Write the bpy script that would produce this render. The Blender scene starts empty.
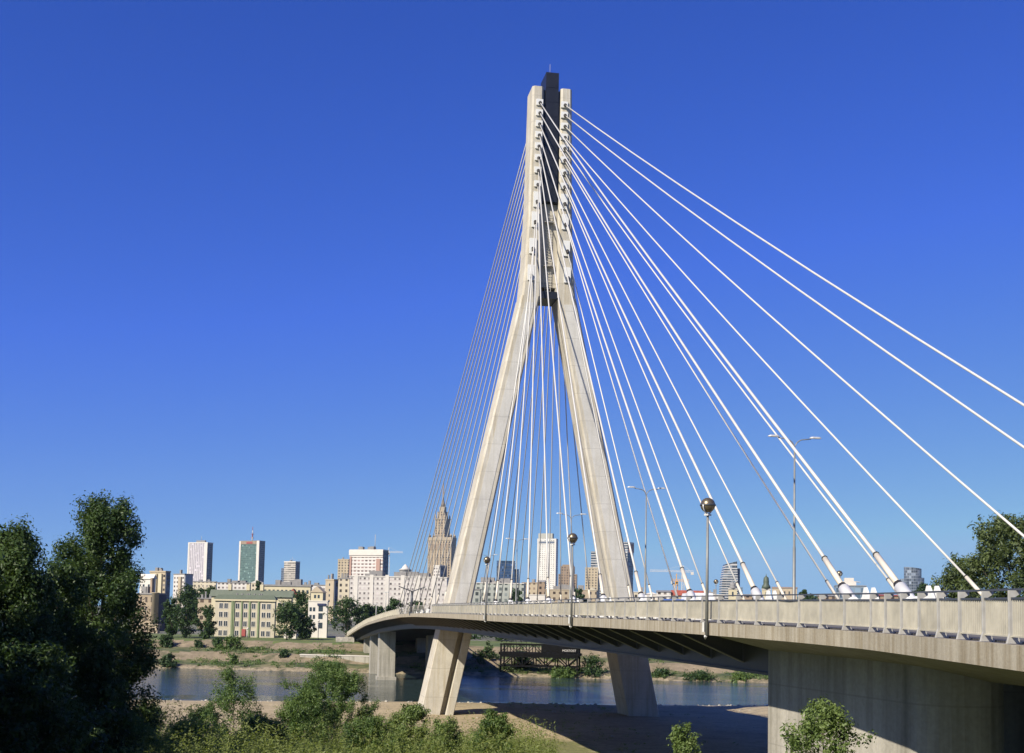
import bpy, math, random
import numpy as np
from mathutils import Matrix, Vector
random.seed(7)
RNG = np.random.default_rng(11)
SC = bpy.context.scene
COL = SC.collection
R = math.radians

# ------------------------------------------------------------------ camera
W, H, F = 1024, 753, 1200.0
EYE = 15.0
PITCH, ROLL, HORIZON = R(4.0), 0.0205, 620.0
def cam_rot(yaw):
    return Matrix.Rotation(yaw, 3, 'Z') @ Matrix.Rotation(math.pi/2 + PITCH, 3, 'X') @ Matrix.Rotation(ROLL, 3, 'Z')
lo, hi = -0.1, 0.1
for _ in range(50):
    mid = (lo + hi) / 2
    c = cam_rot(mid).transposed() @ Vector((0, 1, 0))
    if c.x > 0: hi = mid
    else: lo = mid
CR = cam_rot((lo + hi) / 2)
c = CR.transposed() @ Vector((0, 1, 0))
SHIFT = (HORIZON - H/2 + F * c.y / -c.z) / W
cam_data = bpy.data.cameras.new('camera')
cam = bpy.data.objects.new('camera', cam_data)
COL.objects.link(cam)
cam.matrix_world = Matrix.Translation((0, 0, EYE)) @ CR.to_4x4()
cam_data.sensor_width = 36
cam_data.lens = F / W * 36
cam_data.shift_y = SHIFT
cam_data.clip_start = 0.5
cam_data.clip_end = 30000
SC.camera = cam

# ------------------------------------------------------------------ sky, sun, exposure
SUN_AZ_X, SUN_AZ_Y, SUN_EL = -0.6634, -0.7482, R(36.5)
world = bpy.data.worlds.new('World')
SC.world = world
world.use_nodes = True
nt = world.node_tree
bg = nt.nodes['Background']
sky = nt.nodes.new('ShaderNodeTexSky')
sky.sky_type = 'NISHITA'
sky.sun_disc = False
sky.sun_elevation = SUN_EL
sky.sun_rotation = math.atan2(SUN_AZ_X, SUN_AZ_Y)
sky.air_density = 0.85
sky.dust_density = 0.15
sky.ozone_density = 6.0
sky.altitude = 300
SKY_CURVE = ((0.475, 1.66), (0.515, 1.335), (1.19, 1.10))
SKY_CAP = (2.1, 3.6, 5.65)
# air as clear as after rain: the horizon band is drawn from a little higher up, the blue deepened
tcw = nt.nodes.new('ShaderNodeTexCoord')
vm = nt.nodes.new('ShaderNodeVectorMath'); vm.operation = 'MULTIPLY_ADD'
vm.inputs[1].default_value = (1, 1, 0.92); vm.inputs[2].default_value = (0, 0, 0.085)
vn = nt.nodes.new('ShaderNodeVectorMath'); vn.operation = 'NORMALIZE'
nt.links.new(tcw.outputs['Generated'], vm.inputs[0]); nt.links.new(vm.outputs[0], vn.inputs[0])
nt.links.new(vn.outputs[0], sky.inputs[0])
sep = nt.nodes.new('ShaderNodeSeparateColor'); cmb = nt.nodes.new('ShaderNodeCombineColor')
nt.links.new(sky.outputs[0], sep.inputs[0])
for i, (gain, power) in enumerate(SKY_CURVE):
    pw = nt.nodes.new('ShaderNodeMath'); pw.operation = 'POWER'; pw.inputs[1].default_value = power
    ml = nt.nodes.new('ShaderNodeMath'); ml.operation = 'MULTIPLY'; ml.inputs[1].default_value = gain
    mn = nt.nodes.new('ShaderNodeMath'); mn.operation = 'MINIMUM'; mn.inputs[1].default_value = SKY_CAP[i]
    nt.links.new(sep.outputs[i], pw.inputs[0]); nt.links.new(pw.outputs[0], ml.inputs[0]); nt.links.new(ml.outputs[0], mn.inputs[0]); nt.links.new(mn.outputs[0], cmb.inputs[i])
nt.links.new(cmb.outputs[0], bg.inputs['Color'])
bg.inputs['Strength'].default_value = 0.087
sun_data = bpy.data.lights.new('sun', 'SUN')
sun_data.energy = 5.0
sun_data.angle = R(0.53)
sun_data.color = (1.0, 0.93, 0.80)
sun = bpy.data.objects.new('sun', sun_data)
COL.objects.link(sun)
ce = math.cos(SUN_EL)
sdir = Vector((-SUN_AZ_X * ce, -SUN_AZ_Y * ce, -math.sin(SUN_EL)))
sun.rotation_euler = sdir.to_track_quat('-Z', 'Y').to_euler()
SC.view_settings.view_transform = 'Standard'
SC.view_settings.look = 'None'
SC.view_settings.gamma = 1.0
SC.view_settings.exposure = 0.6
SC.view_settings.use_curve_mapping = False
SC.cycles.max_bounces = 6
SC.cycles.transparent_max_bounces = 4

HAZE = 0.000028
# ------------------------------------------------------------------ helpers
def at(x, y, Y):
    """point of the place that lies Y metres ahead in the direction of picture point (x, y)"""
    d = CR @ Vector(((x - W/2) / F, -(y - H/2 - W * SHIFT) / F, -1))
    return Vector((0, 0, EYE)) + d * (Y / d.y)

def tag(o, label=None, cat=None, group=None, kind=None):
    if label: o['label'] = label
    if cat: o['category'] = cat
    if group: o['group'] = group
    if kind: o['kind'] = kind
    return o

def empty(name, loc, label=None, cat=None, group=None, rz=0.0):
    o = bpy.data.objects.new(name, None)
    o.empty_display_size = 0.5
    o.location = loc
    o.rotation_euler = (0, 0, rz)
    COL.objects.link(o)
    return tag(o, label, cat, group)

def copy_tree(o, parent=None):
    n = o.copy()
    COL.objects.link(n)
    n.parent = parent
    for ch in [k for k in bpy.data.objects if k.parent == o]:
        copy_tree(ch, n)
    return n

class MB:
    def __init__(s):
        s.v, s.f, s.m, s.s, s.uv = [], [], [], [], []
    def add(s, vs, fs, m=0, smooth=False, uvs=None):
        b = len(s.v)
        s.v += [tuple(p) for p in vs]
        for i, f in enumerate(fs):
            s.f.append(tuple(b + k for k in f)); s.m.append(m); s.s.append(smooth)
            s.uv.append(uvs[i] if uvs else None)
        return s
    def hexa(s, p, m=0):
        """8 points: bottom ring 0-3, top ring 4-7 (counter-clockwise from above)"""
        return s.add(p, [(3,2,1,0),(4,5,6,7),(0,1,5,4),(1,2,6,5),(2,3,7,6),(3,0,4,7)], m)
    def box(s, x0, x1, y0, y1, z0, z1, m=0):
        s.hexa([(x0,y0,z0),(x1,y0,z0),(x1,y1,z0),(x0,y1,z0),(x0,y0,z1),(x1,y0,z1),(x1,y1,z1),(x0,y1,z1)], m)
        return s
    def wallbox(s, x0, x1, y0, y1, z0, z1, m=0, mt=None):
        """box whose four walls carry metre UVs"""
        p = [(x0,y0,z0),(x1,y0,z0),(x1,y1,z0),(x0,y1,z0),(x0,y0,z1),(x1,y0,z1),(x1,y1,z1),(x0,y1,z1)]
        w, d, h = x1-x0, y1-y0, z1-z0
        fs = [(0,1,5,4),(1,2,6,5),(2,3,7,6),(3,0,4,7)]
        uv = [[(0,0),(L,0),(L,h),(0,h)] for L in (w, d, w, d)]
        s.add(p, fs, m, False, uv)
        s.add(p, [(3,2,1,0),(4,5,6,7)], m if mt is None else mt)
        return s
    def ring(s, rings, m=0, smooth=True, cap=True, closed=True):
        n = len(rings[0]); vs = [p for r in rings for p in r]; fs = []
        for i in range(len(rings)-1):
            for k in range(n if closed else n-1):
                a, b = i*n+k, i*n+(k+1) % n
                fs.append((a, b, b+n, a+n))
        s.add(vs, fs, m, smooth)
        if cap:
            b = len(s.v) - len(vs)
            s.f.append(tuple(b+k for k in reversed(range(n)))); s.m.append(m); s.s.append(False); s.uv.append(None)
            e = b + (len(rings)-1)*n
            s.f.append(tuple(e+k for k in range(n))); s.m.append(m); s.s.append(False); s.uv.append(None)
        return s
    def tube(s, pts, rad, n=8, m=0, cap=True):
        pts = [Vector(p) for p in pts]
        if not isinstance(rad, (list, tuple)): rad = [rad]*len(pts)
        rings = []
        for i, p in enumerate(pts):
            d = (pts[min(i+1, len(pts)-1)] - pts[max(i-1, 0)]).normalized()
            up = Vector((0,0,1)) if abs(d.z) < 0.95 else Vector((1,0,0))
            a = d.cross(up).normalized(); b = a.cross(d).normalized()
            rings.append([p + (a*math.cos(2*math.pi*k/n) - b*math.sin(2*math.pi*k/n))*(-rad[i]) for k in range(n)])
        return s.ring(rings, m, True, cap)
    def lathe(s, prof, n=16, o=(0,0,0), m=0, smooth=True):
        rings = [[(o[0]+r*math.cos(2*math.pi*k/n), o[1]+r*math.sin(2*math.pi*k/n), o[2]+z) for k in range(n)] for r, z in prof]
        return s.ring(rings, m, smooth, True)
    def prism(s, poly, z0, z1, m=0):
        return s.ring([[(x, y, z0) for x, y in poly], [(x, y, z1) for x, y in poly]], m, False, True)
    def bar(s, p0, p1, w, h, m=0):
        p0, p1 = Vector(p0), Vector(p1)
        d = (p1-p0).normalized()
        up = Vector((0,0,1)) if abs(d.z) < 0.97 else Vector((0,1,0))
        a = d.cross(up).normalized()*(w/2); b = a.cross(d).normalized()*(h/2)
        q = lambda c: [c-a-b, c+a-b, c+a+b, c-a+b]
        return s.ring([[*reversed(q(p0))], [*reversed(q(p1))]], m, False, True)
    def build(s, name, mats, parent=None, loc=None, rz=0.0):
        me = bpy.data.meshes.new(name)
        me.from_pydata(s.v, [], s.f)
        if not isinstance(mats, (list, tuple)): mats = [mats]
        for k in mats: me.materials.append(k)
        me.polygons.foreach_set('material_index', s.m)
        me.polygons.foreach_set('use_smooth', s.s)
        if any(u is not None for u in s.uv):
            lay = me.uv_layers.new(name='UVMap')
            flat = []
            for f, u in zip(s.f, s.uv):
                for k in range(len(f)): flat += (u[k] if u else (0.0, 0.0))
            lay.data.foreach_set('uv', flat)
        me.update()
        o = bpy.data.objects.new(name, me)
        COL.objects.link(o)
        if parent is not None: o.parent = parent
        if loc is not None: o.location = loc
        o.rotation_euler = (0, 0, rz)
        return o

# ------------------------------------------------------------------ materials
def new_mat(name):
    m = bpy.data.materials.new(name); m.use_nodes = True
    return m, m.node_tree, m.node_tree.nodes['Principled BSDF']

def N(t, typ, **kw):
    n = t.nodes.new(typ)
    for k, v in kw.items():
        if k in n.inputs: n.inputs[k].default_value = v
        else: setattr(n, k, v)
    return n

def ramp(t, fac, stops):
    r = N(t, 'ShaderNodeValToRGB')
    while len(r.color_ramp.elements) > 1: r.color_ramp.elements.remove(r.color_ramp.elements[-1])
    for i, (p, cc) in enumerate(stops):
        e = r.color_ramp.elements[0] if i == 0 else r.color_ramp.elements.new(p)
        e.position = p; e.color = (*cc, 1)
    t.links.new(fac, r.inputs[0])
    return r.outputs[0]

def mixc(t, fac, a, b, mode='MIX'):
    n = N(t, 'ShaderNodeMix', data_type='RGBA', blend_type=mode)
    for sock, val in ((0, fac), (6, a), (7, b)):
        if hasattr(val, 'is_output'): t.links.new(val, n.inputs[sock])
        elif sock == 0: n.inputs[0].default_value = val
        else: n.inputs[sock].default_value = (*val, 1)
    return n.outputs[2]

def math_n(t, op, a, b=None, c=None):
    n = N(t, 'ShaderNodeMath', operation=op)
    for i, val in enumerate((a, b, c)):
        if val is None: continue
        if hasattr(val, 'is_output'): t.links.new(val, n.inputs[i])
        else: n.inputs[i].default_value = val
    return n.outputs[0]

def mat_plain(name, col, rough=0.6, metal=0.0, var=0.12, scale=3.0, bump=0.0, spec=0.5, each=0.0):
    m, t, p = new_mat(name)
    tc = N(t, 'ShaderNodeTexCoord')
    n = N(t, 'ShaderNodeTexNoise', Scale=scale, Detail=5.0, Roughness=0.6)
    t.links.new(tc.outputs['Object'], n.inputs['Vector'])
    lo_ = tuple(max(0, k*(1-var)) for k in col); hi_ = tuple(k*(1+var) for k in col)
    cc = ramp(t, n.outputs[0], [(0.3, lo_), (0.7, hi_)])
    if each:
        oi = N(t, 'ShaderNodeObjectInfo')
        cc = mixc(t, 1.0, cc, ramp(t, oi.outputs['Random'], [(0.0, (1-each,)*3), (1.0, (1+each,)*3)]), 'MULTIPLY')
    t.links.new(cc, p.inputs['Base Color'])
    p.inputs['Specular IOR Level'].default_value = spec
    p.inputs['Roughness'].default_value = rough
    p.inputs['Metallic'].default_value = metal
    if bump:
        b = N(t, 'ShaderNodeBump', Strength=bump, Distance=0.05)
        t.links.new(n.outputs[0], b.inputs['Height']); t.links.new(b.outputs[0], p.inputs['Normal'])
    return m

def mat_concrete(name, col, stain=(0.25,0.19,0.11), amount=0.5, joints=None, sc=1.0):
    """weathered concrete: blotches, vertical run-off streaks, faint pour lines"""
    m, t, p = new_mat(name)
    tc = N(t, 'ShaderNodeTexCoord')
    n1 = N(t, 'ShaderNodeTexNoise', Scale=0.35*sc, Detail=6.0, Roughness=0.65)
    t.links.new(tc.outputs['Object'], n1.inputs['Vector'])
    mp = N(t, 'ShaderNodeMapping'); mp.inputs['Scale'].default_value = (2.2*sc, 2.2*sc, 0.12*sc)
    t.links.new(tc.outputs['Object'], mp.inputs['Vector'])
    n2 = N(t, 'ShaderNodeTexNoise', Scale=1.0, Detail=5.0, Roughness=0.6)
    t.links.new(mp.outputs[0], n2.inputs['Vector'])
    n3 = N(t, 'ShaderNodeTexNoise', Scale=9.0*sc, Detail=6.0, Roughness=0.7)
    t.links.new(tc.outputs['Object'], n3.inputs['Vector'])
    base = ramp(t, n1.outputs[0], [(0.3, tuple(k*0.82 for k in col)), (0.7, tuple(min(1, k*1.1) for k in col))])
    f = ramp(t, n2.outputs[0], [(0.42, (0,0,0)), (0.72, (1,1,1))])
    fa = math_n(t, 'MULTIPLY', f, amount)
    cc = mixc(t, fa, base, stain)
    f3 = ramp(t, n3.outputs[0], [(0.35, (0.86,0.86,0.86)), (0.65, (1.06,1.06,1.06))])
    cc = mixc(t, 1.0, cc, f3, 'MULTIPLY')
    if joints:
        sx = N(t, 'ShaderNodeSeparateXYZ'); t.links.new(tc.outputs['Object'], sx.inputs[0])
        fr = math_n(t, 'FRACT', math_n(t, 'DIVIDE', sx.outputs[2], joints))
        ln = math_n(t, 'LESS_THAN', fr, 0.025)
        cc = mixc(t, math_n(t, 'MULTIPLY', ln, 0.32), cc, tuple(k*0.4 for k in col))
    t.links.new(cc, p.inputs['Base Color'])
    p.inputs['Roughness'].default_value = 0.85
    b = N(t, 'ShaderNodeBump', Strength=0.35, Distance=0.03)
    t.links.new(n3.outputs[0], b.inputs['Height']); t.links.new(b.outputs[0], p.inputs['Normal'])
    return m

def mat_facade(name, wall, glass, cw, ch, fx, fy, groughness=0.15, oy=0.0, wall2=None, dark_var=0.7):
    """window grid in metre UVs; every window gets its own tint"""
    m, t, p = new_mat(name)
    uv = N(t, 'ShaderNodeUVMap', uv_map='UVMap')
    sx = N(t, 'ShaderNodeSeparateXYZ'); t.links.new(uv.outputs[0], sx.inputs[0])
    u = math_n(t, 'DIVIDE', sx.outputs[0], cw); v = math_n(t, 'ADD', math_n(t, 'DIVIDE', sx.outputs[1], ch), oy)
    fu, fv = math_n(t, 'FRACT', u), math_n(t, 'FRACT', v)
    au = math_n(t, 'LESS_THAN', math_n(t, 'ABSOLUTE', math_n(t, 'SUBTRACT', fu, 0.5)), fx/2)
    av = math_n(t, 'LESS_THAN', math_n(t, 'ABSOLUTE', math_n(t, 'SUBTRACT', fv, 0.5)), fy/2)
    mask = math_n(t, 'MULTIPLY', au, av)
    cb = N(t, 'ShaderNodeCombineXYZ')
    t.links.new(math_n(t, 'FLOOR', u), cb.inputs[0]); t.links.new(math_n(t, 'FLOOR', v), cb.inputs[1])
    wn = N(t, 'ShaderNodeTexWhiteNoise', noise_dimensions='2D'); t.links.new(cb.outputs[0], wn.inputs['Vector'])
    gl = ramp(t, wn.outputs['Value'], [(0.0, tuple(k*(1-dark_var) for k in glass)), (0.8, glass), (1.0, tuple(min(0.7, k*1.8+0.05) for k in glass))])
    tc = N(t, 'ShaderNodeTexCoord')
    nz = N(t, 'ShaderNodeTexNoise', Scale=0.12, Detail=5.0); t.links.new(tc.outputs['Object'], nz.inputs['Vector'])
    wl = ramp(t, nz.outputs[0], [(0.3, tuple(k*0.85 for k in wall)), (0.7, tuple(min(0.9, k*1.1) for k in wall))])
    if wall2:
        band = math_n(t, 'LESS_THAN', fv, 0.32)
        wl = mixc(t, band, wl, wall2)
    t.links.new(mixc(t, mask, wl, gl), p.inputs['Base Color'])
    rr = math_n(t, 'SUBTRACT', 0.8, math_n(t, 'MULTIPLY', mask, 0.8-groughness))
    t.links.new(rr, p.inputs['Roughness'])
    return m

def mat_leaf(name, a, b, trans=0.35, scale=0.6):
    m = bpy.data.materials.new(name); m.use_nodes = True
    t = m.node_tree; t.nodes.clear()
    out = N(t, 'ShaderNodeOutputMaterial')
    at_ = N(t, 'ShaderNodeAttribute', attribute_name='tint')
    colr = ramp(t, at_.outputs['Fac'], [(0.0, a), (1.0, b)])
    d = N(t, 'ShaderNodeBsdfPrincipled'); d.inputs['Roughness'].default_value = 0.5
    d.inputs['Specular IOR Level'].default_value = 0.3
    tr = N(t, 'ShaderNodeBsdfTranslucent')
    mx = N(t, 'ShaderNodeMixShader'); mx.inputs[0].default_value = trans
    t.links.new(colr, d.inputs['Base Color'])
    t.links.new(mixc(t, 1.0, colr, (1.15, 1.2, 0.5), 'MULTIPLY'), tr.inputs['Color'])
    t.links.new(d.outputs[0], mx.inputs[1]); t.links.new(tr.outputs[0], mx.inputs[2])
    t.links.new(mx.outputs[0], out.inputs['Surface'])
    return m

M = {}
M['concrete'] = mat_concrete('pylon_concrete', (0.50, 0.462, 0.385), (0.33, 0.27, 0.165), 0.7, 4.0)
M['panel'] = mat_concrete('panel_concrete', (0.53, 0.51, 0.465), (0.40, 0.37, 0.30), 0.55, 4.0)
M['edge'] = mat_concrete('edge_beam_concrete', (0.36, 0.318, 0.238), (0.17, 0.125, 0.06), 0.75, None, 1.6)
M['pier'] = mat_concrete('pier_concrete', (0.40, 0.37, 0.31), (0.16, 0.145, 0.11), 0.8, 2.5, 0.55)
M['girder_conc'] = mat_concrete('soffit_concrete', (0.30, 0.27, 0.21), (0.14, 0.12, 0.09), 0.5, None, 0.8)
M['girder'] = mat_plain('girder_paint', (0.075, 0.072, 0.066), 0.5, 0, 0.2, 0.6)
M['white'] = mat_plain('white_paint', (0.66, 0.65, 0.61), 0.35, 0, 0.03, 2.0)
M['cable'] = mat_plain('cable_sheath', (0.52, 0.50, 0.455), 0.4, 0, 0.05, 1.5)
M['sleeve'] = mat_plain('cable_sleeve', (0.60, 0.54, 0.43), 0.4, 0, 0.06, 2.0)
M['black'] = mat_plain('black_rubber', (0.02, 0.017, 0.015), 0.6)
M['clad'] = mat_plain('dark_cladding', (0.014, 0.015, 0.017), 0.35, 0, 0.3, 1.0)
M['steel'] = mat_plain('galvanised_steel', (0.36, 0.345, 0.31), 0.5, 0.0, 0.15, 4.0)
M['rail'] = mat_plain('rail_bars', (0.43, 0.395, 0.305), 0.5, 0, 0.2, 1.6, each=0.12)
M['darkrail'] = mat_plain('dark_handrail', (0.06, 0.065, 0.075), 0.45, 0.2)
M['asphalt'] = mat_plain('asphalt', (0.055, 0.055, 0.057), 0.85, 0, 0.2, 5.0)
M['walk'] = mat_plain('walkway_paving', (0.11, 0.10, 0.085), 0.85, 0, 0.2, 3.0)
M['bronze'] = mat_plain('bronze_mesh', (0.20, 0.16, 0.10), 0.35, 0.7, 0.3, 14.0)
M['rust'] = mat_plain('old_steel', (0.006, 0.006, 0.006), 0.8, 0.0, 0.4, 2.0, spec=0.1)  # gantry steel; the deck's shade is put into this near-black colour
M['bark'] = mat_plain('bark', (0.10, 0.075, 0.05), 0.9, 0, 0.35, 6.0, 0.5)
M['tyre'] = mat_plain('tyre', (0.02, 0.02, 0.02), 0.8)
M['glass'] = mat_plain('window_glass', (0.03, 0.04, 0.05), 0.08, 0, 0.3, 0.8)
M['roofgrey'] = mat_plain('roof_felt', (0.20, 0.19, 0.18), 0.85, 0, 0.2, 0.5)
M['roofgreen'] = mat_plain('green_copper_roof', (0.062, 0.08, 0.05), 0.6, 0, 0.2, 0.4)
M['roofred'] = mat_plain('red_tiles', (0.26, 0.06, 0.035), 0.8, 0, 0.25, 0.7)
M['pole'] = mat_plain('lamp_pole_paint', (0.20, 0.20, 0.185), 0.5, 0.2, 0.15, 2.0)
M['lamp'] = mat_plain('lamp_head', (0.55, 0.54, 0.50), 0.4, 0.2)
M['orange'] = mat_plain('crane_yellow', (0.62, 0.32, 0.05), 0.5)

L_DARK = mat_leaf('leaf_dark', (0.024, 0.050, 0.014), (0.075, 0.118, 0.030), 0.32)
L_MID = mat_leaf('leaf_mid', (0.058, 0.108, 0.03), (0.16, 0.225, 0.064), 0.42)
L_LIGHT = mat_leaf('leaf_light', (0.075, 0.12, 0.03), (0.19, 0.25, 0.075), 0.35)
L_WILLOW = mat_leaf('leaf_willow', (0.05, 0.075, 0.025), (0.13, 0.165, 0.055), 0.33)
L_WEED = mat_leaf('leaf_weed', (0.115, 0.16, 0.042), (0.26, 0.295, 0.09), 0.5)
L_FAR = mat_leaf('leaf_far', (0.022, 0.048, 0.016), (0.058, 0.098, 0.026), 0.28)

# ------------------------------------------------------------------ ground and river
def wob(x, y, s=1.0):
    return (np.sin(x*0.11*s+1.3)*np.cos(y*0.13*s+0.4) + 0.6*np.sin(x*0.31*s-y*0.23*s) + 0.35*np.sin(x*0.73*s+y*0.61*s+2.0))
NY = [-90, 0, 10, 50, 85, 118, 150, 195, 205, 209, 214, 226]
NZ = [13.2, 13.2, 12.0, 7.0, 4.2, 1.9, 1.75, 1.4, 0.9, 0.0, -0.8, -3.0]
def near_z(X, Y):
    X, Y = np.asarray(X, float), np.asarray(Y, float)
    t = np.clip((Y-120)/60, 0, 1)
    Ye = Y - 0.14*np.clip(X, -150, 150)*t + 1.5*t*np.sin(X*0.09)
    z = np.interp(Ye, NY, NZ)
    amp = np.clip((118-Ye)/60, 0, 1)*0.35 + 0.10*np.clip((204-Ye)/10, 0, 1)
    z = z + wob(X, Y)*amp
    k = np.clip((X-5)/6, 0, 1)*np.clip((60-Y)/20, 0, 1)
    return z*(1-k) + np.minimum(z, 8.2)*k
def far_shore(X):
    return 320 - 0.09*np.clip(X, -400, 400) + 1.2*np.sin(X*0.13) + 0.7*np.sin(X*0.41)
FD = [-14, 0, 2.5, 9, 12.5, 17, 28, 32.5, 60, 90, 400, 900, 1500, 3000]
FZ = [-3, 0, 0.9, 1.5, 1.9, 4.2, 5.0, 7.2, 7.7, 8.2, 14, 21, 22, 22]
def far_z(X, Y):
    X, Y = np.asarray(X, float), np.asarray(Y, float)
    d = Y - far_shore(X)
    return np.interp(d, FD, FZ) + 0.12*wob(X, Y)*np.clip(d/8, 0, 1)*np.clip((80-d)/50, 0, 1)

def grid_mesh(name, xs, ys, zf, mats, midx=None):
    XX, YY = np.meshgrid(xs, ys)
    ZZ = zf(XX, YY)
    nx, ny = len(xs), len(ys)
    co = np.stack([XX, YY, ZZ], -1).reshape(-1, 3)
    i = np.arange(nx*ny).reshape(ny, nx)
    q = np.stack([i[:-1,:-1], i[:-1,1:], i[1:,1:], i[1:,:-1]], -1).reshape(-1, 4)
    me = bpy.data.meshes.new(name)
    me.vertices.add(len(co)); me.vertices.foreach_set('co', co.ravel())
    me.loops.add(q.size); me.loops.foreach_set('vertex_index', q.ravel().astype(np.int32))
    me.polygons.add(len(q)); me.polygons.foreach_set('loop_start', np.arange(0, q.size, 4, dtype=np.int32))
    for k in mats: me.materials.append(k)
    if midx is not None:
        cx = co[q].mean(1)
        me.polygons.foreach_set('material_index', midx(cx[:,0], cx[:,1]).astype(np.int32))
    me.polygons.foreach_set('use_smooth', np.ones(len(q), bool))
    me.update(); me.validate()
    o = bpy.data.objects.new(name, me); COL.objects.link(o)
    return o

def mat_ground(name, stops, scale=0.25, fine=3.0, bump=0.5, bd=0.15):
    m, t, p = new_mat(name)
    tc = N(t, 'ShaderNodeTexCoord')
    n1 = N(t, 'ShaderNodeTexNoise', Scale=scale, Detail=7.0, Roughness=0.68)
    n2 = N(t, 'ShaderNodeTexNoise', Scale=fine, Detail=6.0, Roughness=0.7)
    for n in (n1, n2): t.links.new(tc.outputs['Object'], n.inputs['Vector'])
    c1 = ramp(t, n1.outputs[0], stops)
    f = ramp(t, n2.outputs[0], [(0.3, (0.7,0.7,0.7)), (0.7, (1.15,1.15,1.15))])
    t.links.new(mixc(t, 1.0, c1, f, 'MULTIPLY'), p.inputs['Base Color'])
    p.inputs['Roughness'].default_value = 0.95
    b = N(t, 'ShaderNodeBump', Strength=bump, Distance=bd)
    t.links.new(n2.outputs[0], b.inputs['Height']); t.links.new(b.outputs[0], p.inputs['Normal'])
    return m
G_GRASS = mat_ground('bank_grass', [(0.3, (0.055,0.075,0.022)), (0.5, (0.10,0.12,0.035)), (0.7, (0.19,0.17,0.07))])
G_SAND = mat_ground('bank_sand', [(0.3, (0.27,0.20,0.11)), (0.5, (0.36,0.275,0.16)), (0.62, (0.40,0.31,0.19)), (0.75, (0.22,0.19,0.09))], 0.12, 1.6)
G_SHORE = mat_ground('shore_stones', [(0.36, (0.07,0.075,0.035)), (0.48, (0.24,0.19,0.115)), (0.58, (0.38,0.31,0.2)), (0.66, (0.12,0.11,0.06))], 0.35, 1.2, 0.9, 0.5)
G_DRY = mat_ground('dry_grass', [(0.36, (0.04,0.06,0.018)), (0.5, (0.11,0.115,0.04)), (0.64, (0.22,0.175,0.09))], 0.13, 0.5)
G_WALL = mat_ground('paved_slope', [(0.36, (0.09,0.085,0.04)), (0.46, (0.19,0.15,0.092)), (0.6, (0.25,0.195,0.125)), (0.7, (0.15,0.12,0.07))], 0.16, 0.6)
G_LAWN = mat_ground('lawn', [(0.36, (0.06,0.09,0.022)), (0.55, (0.11,0.14,0.035)), (0.7, (0.17,0.16,0.065))], 0.12, 0.5)
G_CITY = mat_ground('city_ground', [(0.3, (0.06,0.09,0.03)), (0.6, (0.16,0.15,0.12)), (0.8, (0.25,0.23,0.19))], 0.03, 0.4)

m, t, p = new_mat('river_bank_ground')
tc = N(t, 'ShaderNodeTexCoord'); sx = N(t, 'ShaderNodeSeparateXYZ'); t.links.new(tc.outputs['Object'], sx.inputs[0])
def nz(scale, det=6.0, rough=0.65):
    n = N(t, 'ShaderNodeTexNoise', Scale=scale, Detail=det, Roughness=rough); t.links.new(tc.outputs['Object'], n.inputs['Vector']); return n.outputs[0]
nA, nB, nC, nD = nz(0.09), nz(0.5), nz(2.5), nz(0.25)
e = math_n(t, 'SUBTRACT', sx.outputs[1], math_n(t, 'MULTIPLY', math_n(t, 'MAXIMUM', math_n(t, 'MINIMUM', sx.outputs[0], 150.0), -150.0), 0.14))
ew = math_n(t, 'ADD', e, math_n(t, 'MULTIPLY', math_n(t, 'SUBTRACT', nD, 0.5), 22.0))
def sstep(v, a, b_): return math_n(t, 'MAXIMUM', math_n(t, 'MINIMUM', math_n(t, 'DIVIDE', math_n(t, 'SUBTRACT', v, a), b_-a), 1.0), 0.0)
grass = ramp(t, nB, [(0.3, (0.05,0.07,0.02)), (0.5, (0.10,0.12,0.035)), (0.7, (0.18,0.165,0.07))])
sand = ramp(t, nA, [(0.3, (0.30,0.235,0.135)), (0.5, (0.40,0.315,0.185)), (0.7, (0.44,0.35,0.21))])
weed = ramp(t, nB, [(0.52, (0,0,0)), (0.66, (1,1,1))])
sand = mixc(t, math_n(t, 'MULTIPLY', weed, 0.45), sand, (0.20, 0.165, 0.075))
wet = mixc(t, sstep(e, 203.0, 207.5), sand, (0.17, 0.135, 0.09))
dx = math_n(t, 'DIVIDE', math_n(t, 'SUBTRACT', sx.outputs[0], 3.5), 6.0); dy = math_n(t, 'DIVIDE', math_n(t, 'SUBTRACT', sx.outputs[1], 124.0), 12.0)
rr_ = math_n(t, 'ADD', math_n(t, 'SQRT', math_n(t, 'ADD', math_n(t, 'MULTIPLY', dx, dx), math_n(t, 'MULTIPLY', dy, dy))), math_n(t, 'MULTIPLY', math_n(t, 'SUBTRACT', nD, 0.5), 1.6))
lawn = math_n(t, 'SUBTRACT', 1.0, sstep(rr_, 0.8, 1.05))
col_ = mixc(t, sstep(ew, 110.0, 117.0), grass, wet)
col_ = mixc(t, math_n(t, 'MULTIPLY', lawn, 0.9), col_, mixc(t, nC, (0.09,0.11,0.03), (0.2,0.19,0.06)))
fz_ = ramp(t, nC, [(0.3, (0.72,0.72,0.72)), (0.7, (1.15,1.15,1.15))])
t.links.new(mixc(t, 1.0, col_, fz_, 'MULTIPLY'), p.inputs['Base Color']); p.inputs['Roughness'].default_value = 0.95
bb = N(t, 'ShaderNodeBump', Strength=0.8, Distance=0.25); t.links.new(nC, bb.inputs['Height']); t.links.new(bb.outputs[0], p.inputs['Normal'])
M['bank'] = m
xs = np.unique(np.concatenate([np.linspace(-700, -120, 30), np.arange(-120, 121, 1.6), np.linspace(120, 700, 30)]))
ys = np.unique(np.concatenate([np.linspace(-90, 30, 16), np.arange(30, 227, 1.4)]))
tag(grid_mesh('ground', xs, ys, near_z, [M['bank']]), kind='structure')
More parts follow.
